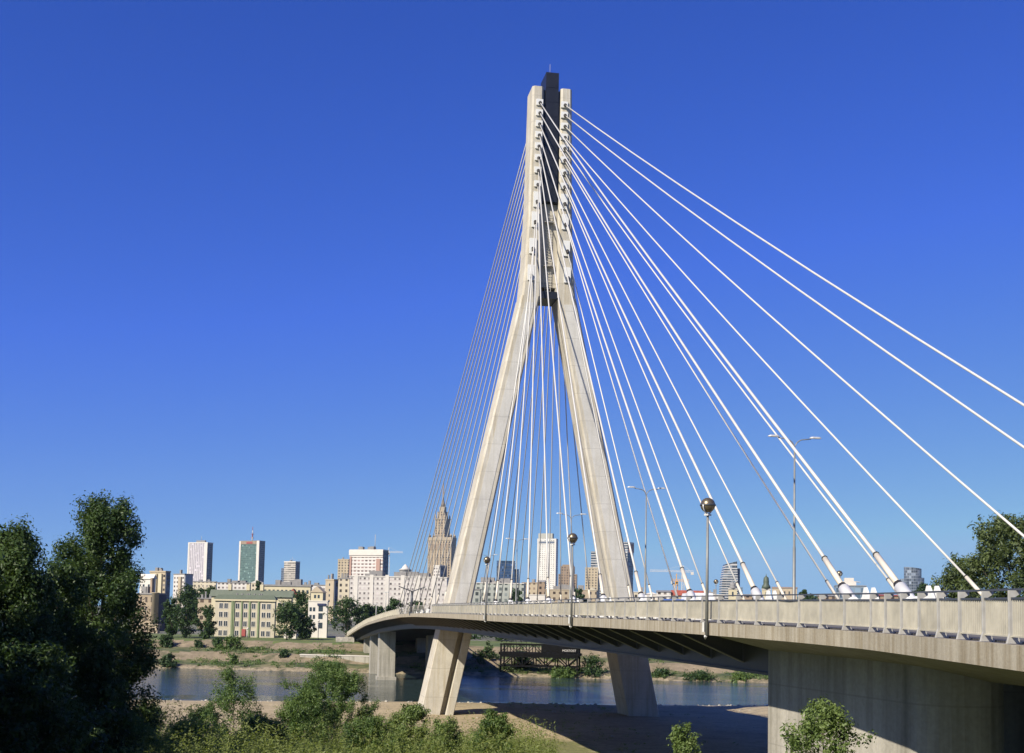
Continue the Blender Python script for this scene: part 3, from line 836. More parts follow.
# --- towers on the skyline, left to right
b = Bld('office_tower', 'white office tower with thin vertical stripes, leftmost tall tower on the skyline', 'skyscraper', 188.5, 207.6, 213, 543.2, 2300, 24)
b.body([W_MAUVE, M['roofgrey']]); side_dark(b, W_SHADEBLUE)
b.box_part('corner_pilaster', P_WHITE, -0.2, 3.2, 0.5, b.h, -0.8, 0.3); b.box_part('corner_pilaster', P_WHITE, b.w-6, b.w+0.3, 0.5, b.h, -0.8, 0.3)
r = b.flat_roof(P_WHITE, 2.0, 0.5); m = MB(); m.box(b.w*.3, b.w*.75, 6, b.d-6, b.h+2.003, b.h+6); b.part(m, 'roof_plant', M['roofgrey'], r)
m = MB(); m.tube([(b.w*.5, 10, b.h+6), (b.w*.5, 10, b.h+15)], [0.6, 0.3], 5); b.part(m, 'mast', M['steel'])
b = Bld('office_tower', 'green glass office tower with white corners and a red and white mast', 'skyscraper', 239.8, 259.6, 265.2, 541, 2200, 26)
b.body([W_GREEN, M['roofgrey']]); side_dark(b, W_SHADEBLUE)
b.box_part('corner_pilaster', P_WHITE, -0.3, 3.4, 0.5, b.h, -1, 0.3); b.box_part('corner_pilaster', P_WHITE, b.w-5.5, b.w+0.3, 0.5, b.h+0.5, -1.2, 0.3)
b.box_part('dark_band', P_BROWN, 3.4, b.w-5.5, b.h-5.5, b.h-0.2, -0.7, 0.2); b.box_part('sign', P_RED, b.w*.36, b.w*.66, b.h-4.6, b.h-1.2, -1.2, -0.72)
b.box_part('dark_band', W_SHADEBLUE, 3.5, b.w-5.5, 42, 50, -0.5, 0.2)
b.flat_roof(M['roofgrey'], 1.0, 0.2)
m = MB(); mx, my = b.w*.55, b.d*.3
for k, (z0, z1) in enumerate(((0, 7), (7, 13), (13, 19), (19, 26))): m.tube([(mx, my, b.h+1+z0), (mx, my, b.h+1+z1)], 1.25-0.25*k, 6, k % 2)
for z in (6, 13): m.box(mx-2, mx+2, my-2, my+2, b.h+z, b.h+z+0.8, 1)
b.part(m, 'mast', [P_WHITE, P_RED])
b = Bld('apartment_tower', 'grey banded apartment tower with dark side walls, right of the green glass tower', 'tower block', 284.2, 295.6, 300, 562.2, 1900, 30)
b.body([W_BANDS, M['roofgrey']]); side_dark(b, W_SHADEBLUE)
m = MB(); m.wallbox(-9, -0.01, 4, b.d, 0, b.h-9, 0); b.part(m, 'lower_wing', W_SHADEBLUE); b.flat_roof(P_WHITE, 1.6, 0.3, 2)
for k in range(3):
    m = MB(); x = b.w*(.35+.15*k); m.tube([(x, 6, b.h+1.6), (x, 6, b.h+9-abs(k-1)*3)], 0.22, 5); b.part(m, 'mast', M['steel'])
b = Bld('apartment_block', 'beige apartment block with dark shaded side, beside the big riverside tree on the left', 'apartment block', 150, 165.6, 170.4, 572.2, 760, 26)
b.body([W_BEIGE, M['roofgrey']]); side_dark(b, W_SHADEBLUE, 0.2); b.flat_roof(P_TAN, 0.9, 0.3, 3)
for k in (0.3, 0.62): b.box_part('balcony_stack', P_CREAM, b.w*k, b.w*k+2.6, 3, b.h-1, -1.1, 0)
b = Bld('apartment_block', 'white apartment block with grey gable wall, left of the striped white tower', 'apartment block', 173.6, 184.6, 193, 574.6, 820, 38)
b.body([W_WHITE, M['roofgrey']]); side_dark(b, mat_plain('grey_gable', (0.30, 0.31, 0.32), 0.85), 0.1); b.flat_roof(M['roofgrey'], 0.7, 0.2, 1)
b.box_part('balcony_stack', P_TAN, b.w*.55, b.w*.55+3, 3, b.h-1.5, -1.2, 0)
b = Bld('tenement_house', 'brown riverside tenement with round corner turret and dark gable', 'house', 133, 157.5, 166, 594.5, 430, 34)
b.body([W_TENE, M['roofgrey']]); side_dark(b, mat_plain('dark_gable', (0.07, 0.07, 0.08), 0.9), 0.1); b.flat_roof(M['roofgrey'], 0.5, 0.3, 2)
cone_part(b, 'turret', P_TAN, b.w-0.8, -0.2, [(1.25, 0), (1.25, b.h+0.4), (1.4, b.h+0.45), (1.4, b.h+0.7)], 14)
m = MB(); m.box(b.w-6.6, b.w-5.6, 2, 3, b.h+0.5, b.h+6); b.part(m, 'chimney', P_BROWN)
b = Bld('annex_building', 'low ochre stone annex at the foot of the brown tenement', 'building', 131, 157.5, 160, 625.5, 412, 14)
b.body([W_OCHRE, M['roofgrey']]); b.flat_roof(P_TAN, 0.4, 0.3)
b = Bld('white_house', 'small white house with pale roof, seen above the brown tenement', 'house', 140, 153, 156, 579, 600, 20)
b.body([P_WHITE, M['roofgrey']]); b.gable_roof(P_WHITE, 2.5); b.windows([b.w*.3, b.w*.7], [b.h*.8], 1.1, 1.5)

# --- riverside row: yellow office house and its neighbours
b = Bld('office_house', 'yellow four-storey riverside house with green pilasters and red door', 'building', 215.4, 275.2, 276.6, 600, 388, 8, 7.4)
b.body([P_YELLOW, M['roofgrey']])
b.gable_roof(M['roofgreen'], 1.5, 0.5, 'hip')
b.box_part('cornice', P_CREAM, -0.35, b.w+0.35, b.h-0.55, b.h-0.02, -0.5, 0.2)
for xa, xb in ((231.8, 233.4), (233.9, 235), (241.6, 243), (249.4, 251), (258.2, 259.8)):
    b.box_part('pilaster', P_GREEN, b.fx(xa), b.fx(xb), 0.3, b.h-0.57, -0.35, 0.2)
cx = [b.fx(x) for x in (221.4, 226.4, 237.8, 245.9, 254, 264, 269.2)]
rows = [b.fz(245, y) for y in (635.2, 625.4, 616.3, 607.6)]
b.windows(cx, [max(0.7, z-0.35) for z in rows], 1.15, 1.65, P_WHITE)
dx = b.fx(244.6); o = b.box_part('door', P_RED, dx-0.75, dx+0.75, 0.6, 2.9, -0.34, 0.1); b.box_part('handle', M['steel'], dx+0.45, dx+0.52, 1.6, 1.75, -0.42, -0.342, o)
m = MB()
for k in range(7): m.box(b.w*(.25+.07*k), b.w*(.25+.07*k)+0.5, 5+k % 3, 5.5+k % 3, b.h+1.0, b.h+2.0)
b.part(m, 'roof_vents', M['roofgrey'])
b = Bld('rear_wing', 'cream rear wing with long green roof behind the yellow riverside house', 'building', 211.5, 291.5, 293, 597.5, 412, 8, 7.4)
b.body([P_CREAM, M['roofgrey']]); b.gable_roof(M['roofgreen'], 2.3, 0.6, 'x')
b.windows([b.fx(x) for x in (279.5, 284.5, 288.5)], [b.h-3.4, b.h-7], 1.0, 1.5, P_WHITE)
for x in (0.2, 0.43, 0.6):
    m = MB(); m.box(b.w*x, b.w*x+1.2, b.d*.5-.5, b.d*.5+.5, b.h+2.2, b.h+4.2); b.part(m, 'chimney', P_CREAM)
b = Bld('red_gable_house', 'red tiled gable between the green roof and the tall trees', 'house', 288, 298, 299, 597, 470, 10)
b.body([P_CREAM, M['roofgrey']]); b.gable_roof(M['roofred'], 3.2, 0.5, 'y')
b = Bld('long_terrace', 'long pale terrace with one row of small windows above the green roofs', 'building', 262.5, 310.5, 312, 586.8, 560, 8)
b.body([P_CREAM, M['roofgrey']]); b.flat_roof(M['roofgrey'], 0.8, 0.4, 4)
b.windows([b.w*(.06+.088*k) for k in range(11)], [b.h-3.2], 1.0, 1.6)
b = Bld('gable_house', 'cream gabled house at the right end of the long pale terrace', 'house', 311, 323, 326, 592.5, 540, 14)
b.body([P_CREAM, M['roofgrey']]); b.gable_roof(P_TAN, 2.8, 0.4, 'y'); b.windows([b.w*.35, b.w*.65], [b.h-2.6], 1.0, 1.5)
b = Bld('office_house', 'white three-storey house with dark blue sign strip between two big trees', 'building', 308.5, 327.6, 328.6, 601.8, 395, 10, 7.4)
b.body([P_WHITE, M['roofgrey']]); b.flat_roof(P_WHITE, 0.35, 0.15)
b.windows([b.fx(321)], [b.fz(321, y) for y in (628.4, 619, 611.4)], 1.5, 1.9, None)
b.windows([b.fx(311), b.fx(314.4)], [b.fz(321, y) for y in (628.4, 619, 611.4)], 0.8, 1.3, None)
b.box_part('sign', P_NAVY, b.fx(317.8), b.fx(326.4), b.fz(321, 605.6), b.fz(321, 603.4), -0.35, -0.02)
b = Bld('shed', 'low white garden building under the trees beside the lawn', 'shed', 284, 296, 297, 633, 384, 8, 7.4)
b.body([P_WHITE, M['roofgrey']]); b.gable_roof(M['roofgrey'], 0.8, 0.3)

# --- blocks in the middle
b = Bld('apartment_block', 'narrow tan apartment block with dark strip, left of the long white slab', 'apartment block', 325.6, 334, 338.2, 580.2, 640, 40)
b.body([P_TAN, M['roofgrey']]); side_dark(b, W_SHADEBLUE, 0.3); b.flat_roof(P_TAN, 0.6, 0.2, 2)
b.windows([b.w*.5], [b.h-3-2.9*k for k in range(4)], 0.9, 1.3)
b = Bld('apartment_block', 'pale stepped apartment block joining the long white slab', 'apartment block', 338.2, 349.6, 350, 579, 660, 8)
b.body([W_CREAM, M['roofgrey']]); b.flat_roof(M['roofgrey'], 0.6, 0.2, 3)
b = Bld('apartment_tower', 'slim beige apartment tower just left of the white hotel block', 'tower block', 338, 348.7, 350.5, 560, 1250, 16)
b.body([W_BEIGE, M['roofgrey']]); b.flat_roof(P_TAN, 1.0, 0.2, 1)
b = Bld('hotel_block', 'big white hotel block with rows of balconies and dark right side', 'hotel', 349.8, 383, 388.4, 550.4, 1000, 22)
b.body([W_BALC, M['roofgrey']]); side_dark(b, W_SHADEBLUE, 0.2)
b.box_part('crown_band', P_WHITE, -0.4, b.w+0.3, b.h-4, b.h-0.02, -0.6, 0.2); b.box_part('ledge', P_WHITE, 0, b.w, b.h-5.6, b.h-5.1, -0.45, 0.1)
b.box_part('balcony_stack', P_ROSE, b.w*.82, b.w*.82+3.6, 8, b.h-7, -0.9, 0.1); b.box_part('balcony_stack', P_ROSE, 0.4, 2.2, 8, b.h-5, -0.7, 0.1)
b.flat_roof(P_WHITE, 0.8, 0.3, 4); m = MB(); m.tube([(b.w*.62, 8, b.h), (b.w*.62, 8, b.h+14)], 0.25, 5); b.part(m, 'mast', M['steel'])
b = Bld('apartment_slab', 'very long white apartment slab below the hotel block, five window rows', 'apartment block', 349.6, 447, 449, 578, 700, 6)
b.body([W_SLAB, M['roofgrey']]); b.flat_roof(P_WHITE, 0.5, 0.3, 6)
for k in range(6): b.box_part('stair_bay', P_WHITE, b.w*(.05+.16*k), b.w*(.05+.16*k)+2.2, 1, b.h+1.2, -0.35, 0.2)
b = Bld('round_tower', 'round grey tower with layered floors and pointed white top', 'tower block', 398.4, 411, 411, 569.5, 1300, 0)
rr = b.w/2; prof = [(rr*.96, 0)]
for k in range(int(b.h/3.6)): prof += [(rr*.92, k*3.6+0.1), (rr*.92, k*3.6+2.2), (rr, k*3.6+2.25), (rr, k*3.6+3.55)]
cone_part(b, 'wall', mat_plain('grey_layers', (0.25, 0.24, 0.23), 0.7, 0, 0.5, 0.2), rr, rr, prof, 20)
cone_part(b, 'roof', P_WHITE, rr, rr, [(rr*.98, b.h), (rr*.55, b.h+1.5), (rr*.4, b.h+3.5), (0.3, b.h+6)], 20)
b = Bld('palace_tower', 'tall stepped limestone palace tower with corner turrets and needle spire', 'skyscraper', 428.2, 451.4, 456.2, 538, 2600, 24)
b.body([W_PKIN, M['roofgrey']])
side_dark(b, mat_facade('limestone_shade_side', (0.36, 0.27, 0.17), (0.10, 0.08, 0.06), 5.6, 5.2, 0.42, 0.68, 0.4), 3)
b.box_part('attic_arcade', P_STONE, -0.8, b.w+0.6, b.h-5, b.h+2, -1.0, b.d+1)
for k in range(7): b.box_part('loggia', P_BROWN, b.w*(.13+.115*k)-1.4, b.w*(.13+.115*k)+1.4, b.h-26, b.h-12, -0.5, 0.3)
for k in range(8): b.box_part('rib', P_STONE, b.w*(.075+.115*k)-0.8, b.w*(.075+.115*k)+0.8, 10, b.h-9, -1.2, 0.2)
for x in (2.5, b.w-2.5):
    for y in (2.5, b.d-2.5): cone_part(b, 'turret', P_STONE, x, y, [(2.6, b.h-4), (2.6, b.h+5), (3.0, b.h+5.2), (3.0, b.h+6.6), (1.2, b.h+7.5), (0.2, b.h+11)], 8)
def tier(name, w, z0, z1, mat=W_PKIN):
    m = MB(); x, y = b.w/2, b.d/2; m.wallbox(x-w/2, x+w/2, y-w/2, y+w/2, z0, z1, 0); return b.part(m, name, mat)
hz = lambda y: zat(441.5, y, 2600) - b.base
tier('upper_stage', b.w*.43, b.h+2.01, hz(519)); tier('upper_stage_cornice', b.w*.47, hz(519), hz(518), P_STONE)
for s_ in (-1, 1):
    for q_ in (-1, 1): cone_part(b, 'turret', P_STONE, b.w/2+s_*b.w*.2, b.d/2+q_*b.w*.2, [(1.8, hz(519)), (1.8, hz(516)), (0.2, hz(513))], 8)
tier('clock_stage', b.w*.31, hz(518)+0.01, hz(511)); tier('lantern_stage', b.w*.2, hz(511)+0.01, hz(506), P_STONE)
cone_part(b, 'spire', mat_plain('spire_stone', (0.22, 0.17, 0.125), 0.7), b.w/2, b.d/2, [(b.w*.10, hz(506)), (b.w*.065, hz(502)), (b.w*.035, hz(498)), (1.7, hz(494)), (0.8, hz(480))], 10)
b = Bld('apartment_block', 'small white block with dark shaded half in front of the palace tower', 'apartment block', 433.6, 440, 447, 566, 1100, 45)
b.body([W_WHITE, M['roofgrey']]); side_dark(b, W_SHADEBLUE, 0.2); b.flat_roof(P_WHITE, 0.8, 0.2, 1)

# --- between and right of the pylon legs
b = Bld('office_block', 'dark blue glass office block behind the cables, between the pylon legs', 'office block', 496.8, 515, 515.4, 561.4, 1500, 4)
b.body([W_BLUE, M['roofgrey']]); b.flat_roof(M['glass'], 0.6, 0.1)
m = MB(); m.wallbox(b.w+0.02, b.w+5, 3, b.d, 0, b.h-9.5, 0); b.part(m, 'lower_wing', W_BLUE)
b = Bld('patterned_block', 'long grey-green patterned block below the blue glass block', 'apartment block', 470, 524, 526, 584, 640, 6)
b.body([W_GREYPAT, M['roofgrey']]); b.flat_roof(P_WHITE, 0.4, 0.2, 6)
b = Bld('hotel_tower', 'slender white hotel tower with grey cap, between the pylon legs', 'hotel', 537.6, 556.2, 558.3, 538.6, 1900, 18)
b.body([W_HOTEL, M['roofgrey']]); b.box_part('dark_band', W_SHADEBLUE, 0.6, b.w-2.5, b.h-7.5, b.h-4.5, -0.4, 0.1)
m = MB(); m.wallbox(0.6, b.w*.78, 2, b.d*.8, b.h+0.01, b.h+8.5, 0); b.part(m, 'grey_cap', mat_plain('cap_louvres', (0.33, 0.32, 0.27), 0.7, 0, 0.2, 1.0))
b.box_part('corner_pilaster', P_WHITE, -0.2, 2.2, 0.5, b.h, -0.5, 0.2); b.box_part('corner_pilaster', P_WHITE, b.w*.42, b.w*.5, 0.5, b.h-8, -0.4, 0.2); b.box_part('corner_pilaster', P_WHITE, b.w-2.6, b.w+0.2, 0.5, b.h, -0.5, 0.2)
b = Bld('brick_tower', 'stepped brown brick tower right of the white hotel tower', 'tower block', 558.4, 576.6, 577.4, 574.2, 1500, 6)
b.body([W_BROWN, M['roofgrey']]); m = MB(); m.wallbox(b.w*.14, b.w*.86, 2, b.d-1, b.h+0.01, b.h+10, 0); m.box(b.w*.2, b.w*.8, 4, b.d-3, b.h+10.01, b.h+12); b.part(m, 'upper_stage', W_BROWN)
b = Bld('ochre_block', 'ochre brown block with lit windows at the foot of the white hotel tower', 'apartment block', 522, 541, 544.5, 583.2, 780, 20)
b.body([W_OCHRE, M['roofgrey']]); b.flat_roof(P_BROWN, 0.5, 0.2, 2)
b = Bld('brown_house', 'dark brown house with stepped roof under the white hotel tower', 'house', 538, 545, 546, 582, 740, 10)
b.body([W_BROWN, M['roofgrey']]); b.gable_roof(M['roofgrey'], 1.2, 0.2)
b = Bld('tan_terrace', 'long tan terrace house seen below the brown brick tower', 'house', 545.5, 588, 589, 590.5, 690, 6)
b.body([W_OCHRE, M['roofgrey']]); b.flat_roof(P_TAN, 0.4, 0.2, 4)
b = Bld('white_pavilion', 'low white pavilion in front of the ochre block', 'building', 527, 545, 546, 595.4, 620, 6)
b.body([P_WHITE, M['roofgrey']]); b.flat_roof(P_WHITE, 0.4, 0.2)
b = Bld('apartment_tower', 'pinkish beige apartment tower left of the right pylon leg', 'tower block', 585.2, 598, 600, 568.2, 1300, 14)
b.body([W_BEIGE, M['roofgrey']]); b.flat_roof(P_TAN, 0.8, 0.2, 1)
b = Bld('office_tower', 'dark glass office tower half hidden behind the right pylon leg', 'skyscraper', 591, 606, 608, 552, 1900, 14)
b.body([W_STRIPE, M['roofgrey']]); b.flat_roof(M['roofgrey'], 0.8, 0.2)
b = Bld('ochre_house', 'small yellow house with arched gable left of the right pylon leg', 'house', 587, 596.5, 598, 590.5, 640, 10)
b.body([W_OCHRE, M['roofgrey']]); b.gable_roof(P_YELLOW, 1.6, 0.2, 'y')
b = Bld('skyscraper', 'slim banded skyscraper with rusty brown crown right of the right pylon leg', 'skyscraper', 618.5, 627.4, 633.4, 552, 1900, 40)
b.body([W_STRIPE, M['roofgrey']]); side_dark(b, W_GREYGL, 0.5)
m = MB(); m.wallbox(b.w*.1, b.w*.98, 1, b.d*.45, b.h+0.01, b.h+16, 0); b.part(m, 'upper_stage', W_STRIPE)
m = MB(); m.box(b.w*.55, b.w+0.9, b.d*.3, b.d+0.4, b.h-0.5, b.h+13); b.part(m, 'rusty_crown', P_ROSE)
m = MB(); m.box(b.w*.55, b.w+0.9, b.d*.3, b.d+0.4, b.h+13.01, b.h+16); b.part(m, 'crown_cap', P_WHITE)
m = MB(); m.tube([(b.w*.5, 6, b.h+16), (b.w*.5, 6, b.h+24)], 0.4, 5); b.part(m, 'mast', M['steel'])

# curved glass tower
e0 = at(722, 564, 2000); e1 = at(742.5, 564, 2000); bw = e1.x-e0.x; bh = e0.z-20
root = empty('glass_tower', (e0.x, e0.y, 20), 'curved blue glass tower with bulging left side and sloping top', 'skyscraper')
def curved(n=14):
    m = MB(); rings = []
    for i in range(n+1):
        z = bh*i/n; t_ = i/n
        xl = bw*(0.0 + 0.16*(t_-0.45)**2*4 - 0.02); xr = bw*(0.70 + 0.06*math.sin(t_*3.0))
        top = z if i < n else z
        rings.append([(xl, 0, top), (xr, -bw*.15, top + (bh*.05 if i == n else 0)), (xr, bw*.7, top + (bh*.05 if i == n else 0)), (xl, bw*.7, top)])
    vs_ = [p for r_ in rings for p in r_]; fs, uvs = [], []
    for i in range(n):
        for k in range(4):
            a, c_ = i*4+k, i*4+(k+1) % 4
            fs.append((a, c_, c_+4, a+4)); L = bw*.8; uvs.append([(0, bh*i/n), (L, bh*i/n), (L, bh*(i+1)/n), (0, bh*(i+1)/n)])
    m.add(vs_, fs, 0, False, uvs); m.add(rings[-1], [(0,1,2,3)], 0)
    return m
curved().build('wall', W_STRIPE, root)
m = MB(); m.wallbox(bw*.66, bw, -bw*.1, bw*.6, 0, bh*.60, 0); m.build('lower_wing', W_GREYGL, root)
m = MB(); m.wallbox(bw*.42, bw*.9, bw*.1, bw*.5, 0, bh*.93, 0); m.build('rear_wing', W_SHADEBLUE, root)

def church_tower(label, x0, x1, ybody, yspire, Y, roofmat, yt2):
    b = Bld('church_tower', label, 'church tower', x0, x1, x1+0.4, ybody, Y, 8)
    b.body([P_CREAM, M['roofgrey']]); w = b.w
    b.box_part('cornice', P_WHITE, -0.4, w+0.4, b.h-0.7, b.h-0.01, -0.4, b.d+0.4)
    b.windows([w/2], [b.h-6], w*.2, 3.5)
    k = zat(x0, yspire, Y)-b.base-b.h; q = zat(x0, yt2, Y)-b.base-b.h
    cone_part(b, 'spire', roofmat, w/2, b.d/2, [(w*.56, b.h), (w*.50, b.h+q*.25), (w*.33, b.h+q*.45), (w*.36, b.h+q*.6), (w*.30, b.h+q), (w*.12, b.h+q+(k-q)*.3), (w*.05, b.h+q+(k-q)*.55), (0.12, b.h+k)], 8)
    return b
church_tower('cream church tower with low dark cap, in front of the curved glass tower', 728.6, 737, 588.5, 579, 900, M['roofgrey'], 583.5)
church_tower('cream church tower with tall green spire right of the curved glass tower', 762.2, 770.4, 588.8, 573.5, 900, M['roofgreen'], 577.5)
b = Bld('nave', 'brown church nave with dark roof, right of the green spire', 'church', 772, 797, 799, 588.5, 860, 14)
b.body([P_TAN, M['roofgrey']]); b.gable_roof(P_BROWN, 1.2, 0.3)
b.windows([b.w*(.15+.18*k) for k in range(5)], [b.h-4.5], 0.9, 2.4)
b = Bld('modern_building', 'grey glazed building with white stacked rooftop structure, right of the near lamp', 'building', 836, 866.5, 868, 586.3, 800, 10)
b.body([W_GREYGL, M['roofgrey']]); b.flat_roof(M['roofgrey'], 0.5, 0.2)
m = MB(); m.box(b.w*.2, b.w*.68, 3, 10, b.h+0.51, b.h+3.2); m.box(b.w*.3, b.w*.6, 3, 9, b.h+3.21, b.h+5.6); m.hexa([(b.w*.6,3,b.h+3.21),(b.w*.82,3,b.h+2.6),(b.w*.82,8,b.h+2.6),(b.w*.6,8,b.h+3.21),(b.w*.6,3,b.h+3.5),(b.w*.82,3,b.h+2.9),(b.w*.82,8,b.h+2.9),(b.w*.6,8,b.h+3.5)]); b.part(m, 'rooftop_structure', P_WHITE)
b = Bld('round_glass_tower', 'dark round glass tower with lower curved wing, beside the right-hand tree', 'skyscraper', 907, 924, 924, 567, 1700, 0)
rr = b.w/2; mm = mat_facade('round_glass', (0.17, 0.19, 0.22), (0.11, 0.13, 0.16), 3, 4, .9, .8, .12)
m = MB(); n = 28
for rad, ox, oy, hh, hd in ((rr, rr, rr, b.h, b.h-2.5), (rr*1.05, rr*1.35, rr*1.2, b.h-15, b.h-15), (rr*.6, rr*.05, rr*.8, b.h-17, b.h-17)):
    for k in range(n):
        a0, a1 = 2*math.pi*k/n, 2*math.pi*(k+1)/n
        p = [(ox+rad*math.cos(a), oy+rad*math.sin(a)) for a in (a0, a1)]
        hq = [hh + (hd-hh)*(math.cos(a)+1)/2 for a in (a0, a1)]
        L = rad*2*math.pi/n
        m.add([(*p[0], 0), (*p[1], 0), (*p[1], hq[1]), (*p[0], hq[0])], [(0,1,2,3)], 0, False, [[(k*L,0),(k*L+L,0),(k*L+L,hq[1]),(k*L,hq[0])]])
        m.add([(*p[0], hq[0]), (*p[1], hq[1]), (ox, oy, (hh+hd)/2)], [(0,1,2)], 0)
b.part(m, 'wall', mm)

# --- low roofs seen just over the railing
ROW = [
 ('red_roof_house', 'low house with long red roof right of the tower cranes', 'house', 690.5, 703, 595.5, 640, 'R', 2.6, P_WHITE),
 ('red_roof_house', 'house with dark red roof below the yellow crane', 'house', 671.5, 686, 595.5, 650, 'R', 2.9, P_TAN),
 ('white_house', 'white gabled house just left of the dark red roof', 'house', 656.5, 671, 592.2, 650, 'G', 1.2, W_WHITE),
 ('white_house', 'white hip-roofed house beside the second double-armed lamp', 'house', 645, 657.5, 594.6, 660, 'H', 1.6, W_WHITE),
 ('cream_house', 'cream house showing between two thick cables right of the right pylon leg', 'house', 633, 645, 592.6, 640, 'F', 0.4, W_CREAM),
 ('warehouse', 'long low pale warehouse left of the curved glass tower', 'warehouse', 703.5, 724, 595.2, 700, 'F', 0.4, W_WHITE),
 ('brick_house', 'dark red brick house between the two church towers', 'house', 738.5, 752, 596, 640, 'G', 1.0, W_BROWN),
 ('cream_house', 'flat-roofed cream house left of the church nave', 'house', 750, 763, 594.8, 700, 'F', 0.3, W_CREAM),
 ('brown_house', 'low brown house left of the grey glazed building', 'house', 818, 836, 596.2, 640, 'G', 1.0, W_BROWN),
 ('brick_house', 'long red brick house right of the thickest cable anchor', 'house', 868, 906, 596.2, 560, 'R', 0.8, W_BROWN),
 ('brick_house', 'low brick house below the right-hand tree', 'house', 912, 945, 597, 560, 'R', 0.9, W_BROWN),
 ('grey_house', 'grey house with pale roof left of the first white pavilion', 'house', 455, 480, 590, 560, 'F', 0.5, W_GREYPAT),
 ('cream_house', 'cream corner house behind the tenement trees', 'house', 198, 213, 599, 470, 'F', 0.4, W_OCHRE),
 ('pale_house', 'row of pale houses at the foot of the striped white tower', 'house', 193, 216, 582.2, 900, 'F', 0.6, W_CREAM),
 ('pale_house', 'pale terrace at the foot of the green glass tower', 'house', 217, 250, 583.4, 860, 'F', 0.6, W_WHITE),
 ('pale_house', 'white gabled house right of the green glass tower', 'house', 251, 263, 583, 800, 'Y', 2.0, W_CREAM),
 ('pale_house', 'low white roofs between the banded tower and the tan block', 'house', 300, 326, 585.6, 820, 'F', 0.6, W_WHITE),
]
for nm, lb, ct, x0, x1, yt, Y, rf, rise, mt in ROW:
    b = Bld(nm, lb, ct, x0, x1, x1+0.8, yt, Y, 9)
    b.body([mt, M['roofgrey']])
    if rf == 'R': b.gable_roof(M['roofred'], rise, 0.4)
    elif rf == 'G': b.gable_roof(M['roofgrey'], rise, 0.4)
    elif rf == 'H': b.gable_roof(P_WHITE, rise, 0.4, 'hip')
    elif rf == 'Y': b.gable_roof(P_WHITE, rise, 0.3, 'y')
    else: b.flat_roof(P_WHITE if x0 > 480 else M['roofgrey'], rise, 0.3, 3)

# --- tower cranes
def crane(label, x, ybase, yjib, xl, xr, Y, mat, cabin=True):
    p = at(x, yjib, Y); base = float(far_z(p.x, p.y))
    root = empty('tower_crane', (p.x, p.y, base), label, 'crane'); h = p.z-base
    m = MB(); w = 0.9
    for sx in (-1, 1):
        for sy in (-1, 1): m.bar((sx*w, sy*w, 0), (sx*w, sy*w, h), 0.3, 0.3)
    z = 0; k = 0
    while z < h-2.5:
        s_ = 1 if k % 2 else -1
        m.bar((-w*s_, -w, z), (w*s_, -w, z+2.5), 0.15, 0.15); m.bar((w, -w*s_, z), (w, w*s_, z+2.5), 0.15, 0.15); z += 2.5; k += 1
    m.build('mast', mat, root)
    xa, xb = at(xl, yjib, Y).x-p.x, at(xr, yjib, Y).x-p.x
    m = MB()
    for y_ in (-0.6, 0.6): m.bar((xa, y_, h), (xb, y_, h), 0.22, 0.22)
    m.bar((xa, 0, h+1.3), (xb, 0, h+1.3), 0.22, 0.22)
    n = int(abs(xb-xa)/2.2)
    for i in range(n):
        a, c_ = xa+(xb-xa)*i/n, xa+(xb-xa)*(i+1)/n
        m.bar((a, -0.6, h), ((a+c_)/2, 0, h+1.3), 0.12, 0.12); m.bar(((a+c_)/2, 0, h+1.3), (c_, -0.6, h), 0.12, 0.12)
    m.build('jib', mat, root)
    m = MB(); m.bar((0, 0, h), (0, 0, h+5.5), 0.5, 0.5); m.bar((0, 0, h+5.5), (xa*.6, 0, h+1.3), 0.1, 0.1); m.bar((0, 0, h+5.5), (xb*.7, 0, h+1.3), 0.1, 0.1)
    m.build('tower_head', mat, root)
    xs_ = xa if abs(xa) < abs(xb) else xb
    m = MB(); m.box(min(xs_, xs_*.75), max(xs_, xs_*.75), -1, 1, h-2.2, h-0.13); m.build('counterweight', P_WHITE, root)
    if cabin:
        m = MB(); m.box(-1.0, 1.0, -2.1, -0.92, h-2.6, h-0.3); c_ = m.build('cabin', mat, root)
        m = MB(); m.box(-0.7, 0.7, -2.16, -2.102, h-2.0, h-0.6); m.build('window', M['glass'], c_)
crane('yellow tower crane above the dark red roof', 676.5, 600, 581, 671, 689, 900, M['orange'])
crane('pale tower crane with long thin jib behind the yellow crane', 683, 600, 572, 650, 693.5, 1000, P_WHITE)
crane('small white tower crane just right of the hotel block', 388.8, 580, 552.5, 386, 403, 1250, P_WHITE)

